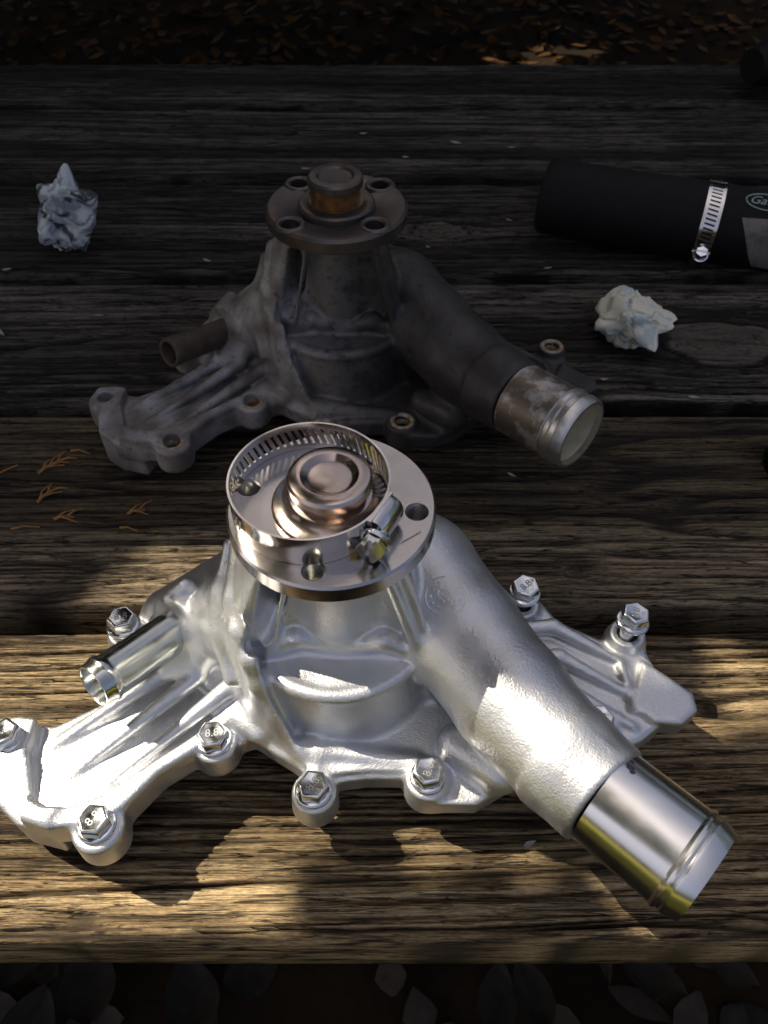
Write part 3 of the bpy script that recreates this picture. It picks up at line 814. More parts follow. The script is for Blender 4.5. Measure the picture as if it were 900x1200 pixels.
def make_pump(root, zoff, new):
    off = (0, 0, zoff)
    link('casting', body_me if new else body_me.copy(), M['cast_aluminium'] if new else M['weathered_cast'], root, off)
    fl_ = link('pulley_flange', flange_new if new else flange_old, M['machined_steel'] if new else M['greasy_steel'], root, off)
    # threads or worn rims in the flange holes
    for hx, hy in (HOLES_NEW if new else HOLES_OLD):
        if new:
            prof = []
            for k in range(9):
                prof += [(.42, -.78 + .11 * min(k, 7)), (.34, -.78 + .11 * min(k, 7) - .05)]
            link('thread', revolve(prof, 'thread', 32, 20, (hx, hy, ZF - .02)), M['dull_steel'], fl_)
        else:
            prof = [(.52, -.03), (.55, .06), (.66, .09), (.78, .05), (.84, -.03)]
            link('hole_rim', revolve(prof, 'hole_rim', 32, 80, (hx, hy, ZF)), M['greasy_steel'], fl_)
    if new:
        prof = [(2.1, ZF - .02), (2.1, ZF + .12), (2.02, ZF + .2), (1.78, ZF + .26), (1.6, ZF + .36), (1.48, ZF + .55), (1.44, ZF + .62), (1.30, ZF + .66), (1.29, ZF + .95),
                (1.38, ZF + 1.0), (1.46, ZF + 1.08), (1.46, ZF + 1.36), (1.38, ZF + 1.48), (1.22, ZF + 1.53), (1.0, ZF + 1.54), (.78, ZF + 1.40), (.76, ZF + 1.385), (.70, ZF + 1.40), (0, ZF + 1.40)]
        link('shaft_nose', revolve(prof, 'shaft_nose', 96, 30), M['turned_warm_steel'], root, off)
    else:
        prof = [(2.0, ZF - .15), (2.0, ZF + .12), (1.9, ZF + .22), (1.62, ZF + .25), (1.5, ZF + .2), (1.36, ZF + .2)]
        link('shaft_collar', revolve(prof, 'shaft_collar', 64, 30), M['greasy_steel'], root, off)
        prof = [(1.36, ZF + .15)]
        for k in range(8): prof += [(1.41, ZF + .28 + .105 * k), (1.27, ZF + .335 + .105 * k)]
        nose = link('shaft_nose', revolve(prof + [(1.36, ZF + 1.12)], 'shaft_nose', 64, 60), M['threaded_brassy_steel'], root, off)
        prof = [(1.36, ZF + 1.10), (1.42, ZF + 1.16), (1.42, ZF + 1.46), (1.32, ZF + 1.55), (.98, ZF + 1.57), (.84, ZF + 1.45), (0, ZF + 1.43)]
        link('nose_cap', revolve(prof, 'nose_cap', 64, 30), M['greasy_steel'], nose)
    # outlet nipple
    P0 = np.array((9.62, -7.38, 3.5)); P1 = np.array((12.66, -10.12, 3.58)); ax = P1 - P0; L = np.linalg.norm(ax)
    prof = [(1.62, .1), (1.83, .12), (1.83, L - 1.02), (1.86, L - .98), (1.91, L - .9), (1.91, L - .82), (1.83, L - .76), (1.80, L - .66), (1.86, L - .6), (1.86, L - .5), (1.72, L), (1.60, L), (1.58, L - .15), (1.58, .4)]
    if not new:
        prof = [(1.62, .1), (1.90, .12), (1.88, L - 1.3)]
        tip = [(1.88, L - 1.3), (1.84, L - 1.25), (1.93, L - 1.15), (1.93, L - .95), (1.84, L - .88), (1.86, L - .62), (1.92, L - .55), (1.86, L - .1), (1.78, L), (1.66, L), (1.64, L - .5)]
        link('outlet_nipple', revolve(prof, 'outlet_nipple', 72, 30, P0, ax), M['corroded_tube'], root, off)
        link('outlet_rim', revolve(tip, 'outlet_rim', 72, 35, P0, ax), M['worn_tube'], root, off)
        link('bore_scale', revolve([(1.64, L - .3), (1.62, L - 1.6), (1.4, L - 2.2), (0, L - 2.3)], 'bore_scale', 48, 60, P0, ax), M['cream_scale'], root, off)
    else:
        link('outlet_nipple', revolve(prof, 'outlet_nipple', 96, 25, P0, ax), M['polished_tube'], root, off)
        link('bore_shade_disc', revolve([(1.58, .45), (0, .4)], 'bore_shade_disc', 32, 60, P0, ax), M['bore_shade'], root, off)
    # small heater nipple
    Q0 = np.array((-6.9, .0, 1.75)); Q1 = np.array((-9.5, -3.42, 2.6)); ax = Q1 - Q0; L = np.linalg.norm(ax)
    prof = [(.94, -.3), (.94, L - .85), (.97, L - .72), (1.03, L - .6), (1.03, L - .45), (.96, L - .32), (.94, L - .05), (.91, L), (.82, L), (.79, L - .06), (.79, L - 2.2)]
    if not new:
        prof = [(.80, -.3), (.80, L - .7), (.84, L - .6), (.84, L - .1), (.80, L), (.66, L), (.62, L - .1), (.62, L - 2), (0, L - 2.1)]
    link('heater_nipple', revolve(prof, 'heater_nipple', 56, 28, Q0, ax), M['galvanised_tube'] if new else M['rusty_iron'], root, off)
    if new:
        link('bore_shade_disc', revolve([(.79, L - .9), (.5, L - 1.1), (0, L - 1.15)], 'bore_shade_disc', 32, 60, Q0, ax), M['bore_shade'], root, off)  # dark disc painted as shade; the tube inside is clean metal
    # impeller below the plate: what the pump stands on
    imp = MB().lathe([(0, -zoff + .02), (3.3, -zoff + .02), (3.4, -zoff + .15), (3.4, -zoff + .5), (1.2, -zoff + .6), (1.2, -1.2), (0, -1.2)], n=48)
    for k in range(6):
        a = k * pi / 3
        R = [[cos(a), -sin(a), 0], [sin(a), cos(a), 0], [0, 0, 1]]
        imp.box(np.array(R) @ np.array([2.2, 0, (-zoff + .5 - 1.32) / 2]), (1.1, .12, max(.1, (zoff - 1.32 - .5) / 2)), R)
    link('impeller', imp.mesh('impeller', True, 30), M['dull_steel'] if new else M['rusty_iron'], root, off)


NEWP = (-1.844, 18.997, -.0344, 3.14); OLDP = (-2.466, 39.716, -.0496, 3.478)
pump = thing('water_pump', 'shiny new cast aluminium water pump lying face up in front', 'water pump', (NEWP[0], NEWP[1], 0), NEWP[2], 'water pumps')
make_pump(pump, NEWP[3], True)
oldp = thing('water_pump', 'old dirty dark grey water pump with rusty bolt holes behind the shiny one', 'water pump', (OLDP[0], OLDP[1], 0), OLDP[2], 'water pumps')
make_pump(oldp, OLDP[3], False)
for n_ in 'ABCDEHI':
    bx, by = BOSS[n_]
    zt = .0 if n_ not in 'HI' else .35
    prof = [(.44, zt - .6), (.47, zt + .02), (.56, zt + .05), (.66, zt + .045), (.72, zt - .03)]
    link('bolt_hole_rim', revolve(prof, 'bolt_hole_rim', 32, 80, (bx, by, 0)), M['rust_ring'], oldp, (0, 0, OLDP[3]))

# the cast emblem on the pipe: ring of dashes round a small curled mark
from mathutils.bvhtree import BVHTree
bvh = BVHTree.FromPolygons([v.co[:] for v in body_me.vertices], [p.vertices[:] for p in body_me.polygons])
emb = MB()


def E3(a, r, h=0.0):
    p = np.array((4.27, -.62, 9.0)) + r * np.array((cos(a), sin(a), 0))
    hit = bvh.ray_cast(Vector(p * S), Vector((0, 0, -1)))
    return np.array(hit[0]) / S + np.array(hit[1]) * (h + .045)


emb.tube([E3(2 * pi * k / 40, .80, .02) for k in range(41)], .09, 6)
for k in range(12):
    a = 2 * pi * k / 12
    emb.tube([E3(a - .1, .60, .02), E3(a, .60, .02), E3(a + .1, .60, .02)], .095, 6)
emb.tube([E3(a, .30 + .05 * sin(3 * a)) for a in np.linspace(.4, 4.9, 14)], .06, 6)
emb.tube([E3(0.2, .28), E3(.6, .08), E3(3.6, .12)], .06, 6)
emb.tube([E3(2.4, .36), E3(3.85, .1), E3(5.3, .34)], .05, 6)
link('emblem', emb.mesh('emblem', True, 60), M['cast_aluminium'], pump, (0, 0, NEWP[3]))


# purple ink dabs on the machined outlet and faint stamp strokes on the flange
M['ink'] = spotted('ink', (.014, .009, .022), (.02, .013, .03), 3, .4, .7, .6, 0)
ink = MB(); axn = np.array((12.66, -10.12, 3.58)) - np.array((9.62, -7.38, 3.5)); axn /= np.linalg.norm(axn)
iu = np.cross((0, 0, 1.0), axn); iu /= np.linalg.norm(iu); iw = np.cross(axn, iu)
for t0, a0, rt, ra in ((.42, .30, .15, .075), (.56, .24, .10, .06), (.36, .46, .07, .04)):
    pts = [(t0, a0)] + [(t0 + rt * cos(b) * (1 + .25 * sin(3 * b)), a0 + ra * sin(b) * (1 + .2 * cos(2 * b))) for b in np.linspace(0, 2 * pi, 14)[:-1]]
    V = [np.array((9.62, -7.38, 3.5)) + axn * t + (iw * cos(a) + iu * sin(a)) * 1.838 for t, a in pts]
    ink.add(V, [(0, k, k % 13 + 1) for k in range(1, 14)])
link('ink_mark', ink.mesh('ink_mark'), M['ink'], pump, (0, 0, NEWP[3]))
stp = MB()
for k in range(5):
    stp.box((2.55 + .13 * k, -1.62 + .1 * k, ZF + .006), (.018, .11, .006), [[.8, .6, 0], [-.6, .8, 0], [0, 0, 1]])
link('stamp_mark', stp.mesh('stamp_mark', False), M['marking'], pump, (0, 0, NEWP[3]))

# ------------------------------------------------------------------ bolts standing in the new pump
def make_bolt():
    b = MB().lathe([(0, 0), (.84, 0), (.86, .05), (.86, .13), (.78, .2), (.66, .22)], n=40)
    n = 6; V = []; F = []
    levels = [(.74, .15), (.74, .70), (.68, .79), (.58, .81), (.50, .79), (0.0, .77)]
    for r, t in levels:
        for k in range(n):
            a = pi / 3 * k
            V.append((r * cos(a), r * sin(a), t))
    for i in range(len(levels) - 1):
        for k in range(n):
            F.append((i * n + k, i * n + (k + 1) % n, (i + 1) * n + (k + 1) % n, (i + 1) * n + k))
    b.add(V, F)
    head = bevelled(b.mesh('head', False), .04, 2, 25)
    prof = [(.38, 0.02), (.38, -1.2)]
    for k in range(12): prof += [(.40, -1.25 - .14 * k), (.345, -1.32 - .14 * k)]
    prof += [(.3, -3.1), (0, -3.12)]
    shank = revolve(prof, 'shank', 24, 60)
    mark = text_mesh('grade_mark', '8.8', .54, .004, 0, lambda v: (v[0], v[1], v[2] + .79))
    return head, shank, mark


head_me, shank_me, mark_me = make_bolt()
c0, s0 = cos(NEWP[2]), sin(NEWP[2])


def pump_pt(P):
    return np.array((c0 * P[0] - s0 * P[1] + NEWP[0], s0 * P[0] + c0 * P[1] + NEWP[1], P[2] + NEWP[3]))


BOLTS = [('E', .05, .5, -.06, .05, 'zinc flange bolt at the shiny pump far left end, cut by the photo edge'),
         ('D', .02, 1.0, .0, .03, 'glaring sunlit flange bolt at the front corner of the left arm'),
         ('A', .02, .15, .0, .0, 'flange bolt marked 8.8 where the ridged left arm meets the drum'),
         ('C', .02, .9, .02, .0, 'flange bolt at the front centre of the shiny pump, directly below the drum'),
         ('B', .02, 1.25, .0, .02, 'flange bolt at the front of the shiny pump beside the foot of the big pipe'),
         ('G', .62, .3, -.05, .06, 'loose flange bolt standing proud behind the small pipe'),
         ('H', .75, .7, .03, -.03, 'flange bolt standing proud on the back ear of the right wing behind the big pipe'),
         ('I', .85, 1.3, .05, .06, 'flange bolt standing proud on the outer ear of the right wing, farthest right'),
         ('J', .0, .0, .0, .0, 'dark flange bolt half hidden behind the big outlet pipe')]
for i, (n_, lift, rz, tx, ty, lab) in enumerate(BOLTS):
    base = 0.0 if n_ not in 'HIG' else .35
    if n_ == 'J': base = .1
    if n_ == 'G': lift -= .2
    p = pump_pt((*BOSS[n_], base + lift + (.0)))
    b = thing('flange_bolt', lab, 'bolt', p, 0, 'zinc flange bolts of the new pump')
    b.rotation_euler = (tx, ty, rz); b.scale = (.87, .87, .9)
    h_ = link('head', head_me, M['zinc'], b)
    link('grade_mark', mark_me, M['marking'], h_)
    link('shank', shank_me, M['zinc'], b)


# ------------------------------------------------------------------ slotted hose clamps
def band_mesh(R, w, th, slots, a_from, pitch, slot_w, slot_h, slant=.12):
    """a strip of metal bent to a ring, slots cut right through it"""
    edges = []
    a = a_from
    for k in range(slots):
        edges.append((a, a + slot_w / R)); a += pitch / R
    cols = []                                        # (angle, starts_slot)
    for e0, e1 in edges: cols += [(e0, 1), (e1, 0)]
    last = cols[-1][0]; rest = a_from + 2 * pi - last
    nr = max(8, int(rest / .07))
    cols += [(last + rest * k / nr, 0) for k in range(1, nr)]
    zs = [-w / 2, -slot_h / 2, slot_h / 2, w / 2]
    nc = len(cols); V = []; F = []
    for lay in (0, 1):
        r = R + (th / 2 if lay else -th / 2)
        for (an, _) in cols:
            for j, z in enumerate(zs):
                aa = an + (slant * (1 if j == 2 else -1) / R if j in (1, 2) else 0)
                V.append((r * cos(aa), r * sin(aa), z))
    vid = lambda lay, c, j: lay * nc * 4 + (c % nc) * 4 + j
    hole = lambda c, j: j == 1 and cols[c % nc][1] == 1
    for c in range(nc):
        for j in range(3):
            if hole(c, j): 
                for (p, q) in (((c, 1), (c, 2)), ((c + 1, 1), (c + 1, 2)), ((c, 1), (c + 1, 1)), ((c, 2), (c + 1, 2))):
                    F.append((vid(0, *p), vid(0, *q), vid(1, *q), vid(1, *p)))
                continue
            for lay in (0, 1):
                F.append((vid(lay, c, j), vid(lay, c + 1, j), vid(lay, c + 1, j + 1), vid(lay, c, j + 1)))
        for j in (0, 3):
            F.append((vid(0, c, j), vid(0, c + 1, j), vid(1, c + 1, j), vid(1, c, j)))
    return mesh_from('band', V, F, True, 35)


def clamp_screw(root, a, R, w, mats, rev=False):
    """worm housing and slotted hex screw lying along the band at angle a"""
    er = np.array([cos(a), sin(a), 0]); et = np.array([sin(a), -cos(a), 0]) * (-1 if rev else 1); ez = np.array([0, 0, 1.0])
    c = er * (R + .38)
    hs = MB(); V = []; F = []
    n = 9
    for i, t in enumerate((-.72, -.55, .45, .62)):
        for k in range(n):
            b = pi * k / (n - 1)
            rr = .52 if i in (1, 2) else .46
            V.append(c + et * t + er * (rr * sin(b) - .30) + ez * (rr * 1.15 * cos(b)))
    for i in range(3):
        for k in range(n - 1):
            F.append((i * n + k, i * n + k + 1, (i + 1) * n + k + 1, (i + 1) * n + k))
    F.append(tuple(range(n))); F.append(tuple(3 * n + k for k in range(n)))
    hs.add(V, F)
    R3 = np.stack([et, er, ez], 1)
    hs.box(c - er * .36, (.75, .07, w / 2 + .02), R3)
    link('screw_housing', hs.mesh('screw_housing', True, 40), mats[0], root)
    sc = MB()
    sc.lathe([(.30, .55), (.30, .8), (.50, .82), (.55, .88), (.55, .98), (.46, 1.0)], c, et, 32)
    u, v, ww = frame(et); V = []; F = []
    for r, t in ((.47, .95), (.47, 1.45), (.42, 1.52), (0, 1.53)):
        for k in range(6): V.append(c + et * t + (u * cos(k * pi / 3) + v * sin(k * pi / 3)) * r)
    for i in range(3):
        for k in range(6): F.append((i * 6 + k, i * 6 + (k + 1) % 6, (i + 1) * 6 + (k + 1) % 6, (i + 1) * 6 + k))
    sc.add(V, F)
    me = sc.mesh('screw', True, 30)
    cutter = MB().box(c + et * 1.5, (.08, .7, .22), np.stack([u, v, ww], 1)).mesh('c', False)
    link('screw', cut(me, [cutter], 'screw'), mats[1], root)


cl = thing('hose_clamp', 'shiny slotted hose clamp lying loose on the flange of the new pump', 'hose clamp', pump_pt((-.72, .08, ZF + .01)), NEWP[2])
BR = 2.76
link('band', band_mesh(BR, 1.25, .075, 38, radians(10), .27, .12, .70), M['clamp_steel'], cl, (0, 0, .63))
inner = thing  # noqa
scr = bpy.data.objects.new('worm_drive', None); COL.objects.link(scr); scr.parent = cl; scr.location = (0, 0, .63 * S)
clamp_screw(scr, radians(-27), BR, 1.25, (M['clamp_steel'], M['zinc']))

# ------------------------------------------------------------------ radiator hose with its clamp and label
HR = 2.85
h0 = np.array((13.6, 60.8, HR)); h1 = np.array((48.0, 49.5, HR)); hd = h1 - h0; HL = np.linalg.norm(hd); hd /= HL
hose = thing('radiator_hose', 'black rubber radiator hose lying across the back right of the table', 'hose', (13.6, 60.8, 0))
hu = np.cross((0, 0, 1.0), hd); hu /= np.linalg.norm(hu)
path = [hd * -.9 + hu * .35, hd * -.7 + hu * .33, hd * 1.5 + hu * .12] + [hd * t for t in np.linspace(4, HL, 20)]
rads = [HR - .12, HR, HR] + [HR] * 20
V = []; F = []; n = 48; m = len(path)
for layer in (0, 1):
    for i, p in enumerate(path):
        d = path[min(i + 1, m - 1)] - path[max(i - 1, 0)]; u, v, w = frame(d)
        r = rads[i] if layer == 0 else rads[i] - .5
        for k in range(n):
            a = 2 * pi * k / n; V.append(p + (u * cos(a) + v * sin(a)) * r + np.array((0, 0, HR)))
for layer in (0, 1):
    for i in range(m - 1):
        for k in range(n):
            b = layer * m * n
            F.append((b + i * n + k, b + i * n + (k + 1) % n, b + (i + 1) * n + (k + 1) % n, b + (i + 1) * n + k))
for i in (0, m - 1):
    for k in range(n):
        F.append((i * n + k, i * n + (k + 1) % n, m * n + i * n + (k + 1) % n, m * n + i * n + k))
link('tube', mesh_from('tube', V, F, True, 40), M['rubber'], hose)


def on_hose(t, ang, lift=.03):
    """point on the hose: t along it, ang from the top towards the viewer"""
    return hd * t + np.array((0, 0, HR)) + (np.array((0, 0, 1.0)) * cos(ang) - hu * sin(ang)) * (HR + lift)


def hose_patch(name, pts, mat, lift=.03, div=10):
    """a sheet glued to the hose; pts = quad corners (t, ang)"""
    a, b, c, d = [np.array(p) for p in pts]
    V = []; F = []
    for i in range(div + 1):
        for j in range(div + 1):
            s, t = i / div, j / div
            q = (a * (1 - s) + b * s) * (1 - t) + (d * (1 - s) + c * s) * t
            V.append(on_hose(q[0], q[1], lift))
    for i in range(div):
        for j in range(div):
            k = i * (div + 1) + j
            F.append((k, k + 1, k + div + 2, k + div + 1))
    return link(name, mesh_from(name, V, F, True), mat, hose)


T0 = 13.4
LOGO = (15.0, .36)
mp = lambda v: tuple(on_hose(LOGO[0] + v[0], LOGO[1] - v[1] / HR, .035))
link('logo_lettering', text_mesh('logo_lettering', 'Gates', 1.0, 0, .35, mp), M['label_ink'], hose)
ov = MB(); 
ov.tube([on_hose(LOGO[0] + .1 + 1.5 * cos(a), LOGO[1] - .72 * sin(a) / HR, .03) for a in np.linspace(0, 2 * pi, 41)], .045, 6)
link('logo_oval', ov.mesh('logo_oval'), M['label_ink'], hose)
hose_patch('grey_tape', [(T0 + .2, .88), (T0 + 5.5, .72), (T0 + 6.0, 2.2), (T0 + 2.0, 2.2)], M['grey_tape'], .05)

hc_org = np.array((13.6, 60.8, 0)) + hd * 11.55
hc = thing('hose_clamp', 'narrow slotted clamp with a bright band tightened round the black hose', 'hose clamp', hc_org)
crot = bpy.data.objects.new('ring', None); COL.objects.link(crot); crot.parent = hc; crot.location = (0, 0, HR * S)
zq = Vector(hd).to_track_quat('Z', 'Y'); crot.rotation_euler = zq.to_euler()
link('band', band_mesh(HR + .08, 1.25, .07, 44, 0, .33, .13, .75, .06), M['clamp_steel'], crot)
Rq = np.array(zq.to_matrix())
low = np.array((-.12, -.85, -.52)); lq = Rq.T @ low
clamp_screw(crot, math.atan2(lq[1], lq[0]), HR + .08, 1.25, (M['dull_steel'], M['zinc']))


# second dark hose end at the upper right corner, and a ribbed cap at the right edge
h2 = thing('hose_elbow', 'black hose with a dull clamp at the upper right corner of the photo', 'hose', (37.3, 89.5, 0))
V = MB().tube([(0, -1.5, 3), (2, -.5, 3.1), (6, 0, 3.2), (14, 0, 3.2), (26, 0, 3.2)], [1.6, 2.3, 2.5, 2.6, 2.6], 40)
link('tube', V.mesh('tube', True, 50), M['rubber'], h2)
bd = link('clamp_band', band_mesh(2.45, 1.2, .07, 20, 1.0, .35, .13, .7), M['dull_steel'], h2, (3.0, -.35, 3.15), (0, radians(90), radians(12)))
cap = thing('ribbed_cap', 'black round ribbed plastic cap cut off by the right edge of the photo', 'cap', (24.6, 33.6, 0))
cp = MB().lathe([(0, 0), (1.9, 0), (1.95, .1), (1.95, 1.1), (1.8, 1.25), (1.35, 1.3), (1.2, 1.15), (.75, 1.1), (.6, 1.3), (0, 1.32)], n=48)
link('cap_top', cp.mesh('cap_top', True, 35), M['rubber'], cap)
for k in range(26):
    a = 2 * pi * k / 26
    R = np.array([[cos(a), -sin(a), 0], [sin(a), cos(a), 0], [0, 0, 1]])
    if k == 0: rib_me = bevelled(MB().box((0, 0, .6), (.14, .09, .5)).mesh('rib', False), .04, 1)
    link('rib', rib_me, M['rubber'], cap, (1.98 * cos(a), 1.98 * sin(a), 0), (0, 0, a))


# ------------------------------------------------------------------ crumpled paper balls
def crumple(name, seed, size, spikes, mat, planes=0, sharp=22):
    bm = bmesh.new(); bmesh.ops.create_icosphere(bm, subdivisions=5, radius=1)
    r_ = np.random.default_rng(seed)
    P = np.array([v.co[:] for v in bm.verts])
    A = r_.normal(size=(30, 3)); A /= np.linalg.norm(A, axis=1)[:, None]
    B = r_.normal(size=(90, 3)); B /= np.linalg.norm(B, axis=1)[:, None]
    Pw = P + .12 * np.sin(P[:, [1, 2, 0]] * 4 + seed)
    dA = np.sort(np.arccos(np.clip(Pw @ A.T / np.linalg.norm(Pw, axis=1)[:, None], -1, 1)), 1)
    dB = np.sort(np.arccos(np.clip(Pw @ B.T / np.linalg.norm(Pw, axis=1)[:, None], -1, 1)), 1)
    r = .62 + .55 * dA[:, 0] - .5 * np.exp(-((dA[:, 1] - dA[:, 0]) / .07) ** 2) * .35 + .30 * dB[:, 0]
    if planes:
        A = r_.normal(size=(planes, 3)); A /= np.linalg.norm(A, axis=1)[:, None]; dd = r_.uniform(.66, 1.0, planes)
        dot = np.maximum(Pw @ A.T, .05)
        srt = np.sort(dd / dot, 1)
        r = np.minimum(srt[:, 0], 1.25) * .8 + .22 * dA[:, 0] + .05 * dB[:, 0] - .04 - .1 * np.exp(-((dA[:, 1] - dA[:, 0]) / .09) ** 2)
    for (sx, sy, sz, h, w) in spikes:
        d = np.array((sx, sy, sz), float); d /= np.linalg.norm(d)
        an = np.arccos(np.clip(P @ d, -1, 1))
        r = r + h * np.maximum(0, 1 - an / w) ** 1.3
    Q = P * r[:, None] * np.array(size)
    Q[:, 2] -= Q[:, 2].min()
    Q[:, 2] = np.maximum(Q[:, 2], .0)
    for v, q in zip(bm.verts, Q): v.co = q * S
    me = bpy.data.meshes.new(name); bm.to_mesh(me); bm.free()
    me.polygons.foreach_set('use_smooth', [True] * len(me.polygons)); me.set_sharp_from_angle(angle=radians(sharp))
    return link(name, me, mat)


o = crumple('crumpled_paper', 5, (2.6, 2.2, 3.3), [(-.8, .1, .9, .35, .45), (.22, .35, 1, .55, .5), (.95, 0, .5, .3, .4), (-.7, -.6, -.2, .35, .5), (.7, -.6, 0, .25, .5)], M['blotched_paper'], 24, 14)
o.location = tuple(np.array((-24.2, 58.0, 0)) * S)
tag(o, 'crumpled ball of grey white blotched paper at the back left of the table', 'paper', 'crumpled paper balls')
o = crumple('crumpled_paper', 12, (2.45, 2.5, 1.9), [(-.1, .8, .7, .4, .55), (1, -.1, .1, .45, .75), (.25, -1, .0, .8, .5), (-1, .3, .3, .2, .5), (-.9, -.5, .0, .4, .6), (.6, .6, .3, .25, .6)], M['pale_paper'], 0, 50)
o.location = tuple(np.array((16.8, 46.4, 0)) * S)
tag(o, 'crumpled pale cream and blue paper beside the knot in the plank', 'paper', 'crumpled paper balls')


# ------------------------------------------------------------------ twigs, chips and fallen leaves
def twig(loc, segs, label, mat='twig'):
    b = MB()
    for pts, r in segs: b.tube([np.array(p, float) for p in pts], [r * (1 - .5 * i / (len(pts) - 1)) for i in range(len(pts))], 6)
    t = link('dry_sprig', b.mesh('dry_sprig'), M[mat], None, loc)
    return tag(t, label, 'twig', 'dry sprigs on the planks')


def fern(L, n, seed):
    r_ = random.Random(seed); s = [([(0, 0, .1), (L * .3, .1, .16), (L * .65, .15, .12), (L, 0, .1)], .09)]
    for k in range(n):
        t = L * (.15 + .7 * k / n); q = (-1) ** k
        s.append(([(t, .1, .14), (t + .5, q * .35 + .1, .22), (t + .9 + r_.random() * .3, q * .65 + .1, .12)], .06))
    return s


def place(t, a): t.rotation_euler = (0, 0, a); t.scale = (.78, .78, 1.3)


place(twig((-20.3, 33.1, .02), fern(2.6, 6, 1), 'rusty brown cedar sprig on the plank left of the old pump arm'), .75)
place(twig((-18.9, 35.0, .02), [([(0, 0, .1), (.7, .1, .18), (1.6, 0, .1)], .07)], 'thin bent straw beside the upper brown sprig'), -.2)
place(twig((-19.7, 30.8, .02), fern(1.9, 4, 2), 'small reddish sprig in front of the larger cedar sprig'), .9)
place(twig((-22.9, 32.9, .02), [([(0, 0, .1), (.8, .3, .2), (1.6, 1.0, .1)], .06)], 'thin grey stalk near the left edge of the photo'), .1)
place(twig((-14.4, 29.9, .02), fern(1.3, 3, 4), 'tiny brown sprig nearest the shiny flange'), .3)
place(twig((-20.6, 28.8, .02), [([(0, 0, .1), (.9, .1, .16), (2.0, 0, .1)], .06)], 'reddish straw lying along the grain at left above the gap'), .1)
place(twig((-18.4, 29.5, .02), fern(1.4, 3, 6), 'short orange sprig on the plank between the gap and the cedar sprigs'), .15)
place(twig((-14.6, 28.9, .02), [([(0, 0, .1), (.6, .05, .16), (1.3, -.1, .1)], .07)], 'short orange straw just left of the shiny flange'), -.15)
ch = MB()
for (cx, cy, s_) in ((-7.1, 71.7, .55), (5.2, 40.0, .3), (-13.8, 56.3, .45), (3.5, 58.3, .3), (8, 41.5, .5), (10.4, 62.5, .4), (6.8, 77, .7), (-2, 79, .5), (2, 74, .5), (12, 76, .5),
                     (-29, 55, .5), (-20.5, 49.0, .35), (-27, 47, .6), (12.6, 55.2, .4), (14.5, 41.8, .4), (7.5, 33, .3), (20, 40, .35), (-9, 63, .4), (-7, 62, .35), (9.6, 44.2, .3), (10.6, 13.1, .3), (6.0, 11.8, .4)):
    V, F = leaf_shape((cx, cy, .12), s_ * rng.uniform(1.2, 2.4), s_ * .6, rng.normal(0, .35), .05, .1, .25)
    ch.add(V, F)
tag(link('wood_flakes', ch.mesh('wood_flakes', True, None), M['chip']), 'small pale flakes and splinters scattered over the planks', 'flakes', None, 'stuff')

for i, (px, py, L, W, yaw, lob, lab) in enumerate([
        (-39.0, 16.2, 8.5, 6.0, 1.35, 0, 'broad pale fallen leaf in the lower left corner below the front plank'),
        (-33.4, 20.6, 9.5, 6.0, 1.9, 0, 'wide oval fallen leaf below the front plank, second from the left corner'),
        (-42.0, 23.0, 7.0, 5.0, .3, 0, 'fallen leaf half hidden under the front plank at far left'),
        (-21.5, 19.2, 9.0, 6.0, 2.0, 1, 'lobed fallen leaf below the front plank under the left arm of the new pump'),
        (-15.0, 21.5, 7.0, 5.0, .6, 0, 'fallen leaf below the front plank left of a pale grass stalk'),
        (12.5, 18.8, 8.0, 4.5, 1.4, 1, 'pointed fallen leaf below the front plank right of centre'),
        (16.5, 19.6, 8.0, 4.2, 1.9, 0, 'fallen leaf leaning on the pointed leaf below the front plank'),
        (30.0, 21.0, 8.0, 4.0, 2.6, 0, 'slim fallen leaf below the front plank under the big outlet')]):
    V, F = leaf_shape((px, py, -69.8 + .15 * i), L, W, yaw, .1, .08, .3, 0, True)
    tag(link('fallen_leaf', mesh_from('fallen_leaf', V, F, True), M['ground_leaf']), lab, 'leaf', 'fallen leaves on the ground')

# ------------------------------------------------------------------ trees out of view: leaves placed to shade and dapple the light
def cam_at(px, py, z):
    p = radians(48.392); f = 943.34; h = 34.007
    d = np.array([0, cos(p), -sin(p)]) + np.array([1, 0, 0]) * (px - 450) / f + np.array([0, sin(p), cos(p)]) * (600 - py) / f
    return d * ((z - h) / d[2]) + [0, 0, h]


SU, SV, SW = frame(TO_SUN)
bpy.context.view_layer.update()
SOL = [(o_, o_.matrix_world.inverted()) for o_ in pump.children]


def cam_hit(px, py, z):
    """where the view meets the new pump; else the level z"""
    q = cam_at(px, py, 0) - np.array((0, 0, 34.007))
    best = None
    for o_, inv in SOL:
        a = inv @ Vector((0, 0, 34.007 * S)); b = inv @ Vector((q + [0, 0, 34.007]) * S)
        ok, loc_, _, _ = o_.ray_cast(a, (b - a).normalized())
        if ok:
            w_ = o_.matrix_world @ loc_; d_ = (w_ - Vector((0, 0, 34.007 * S))).length
            if best is None or d_ < best[0]: best = (d_, np.array(w_) / S)
    return best[1] if best and z > .5 else cam_at(px, py, z)


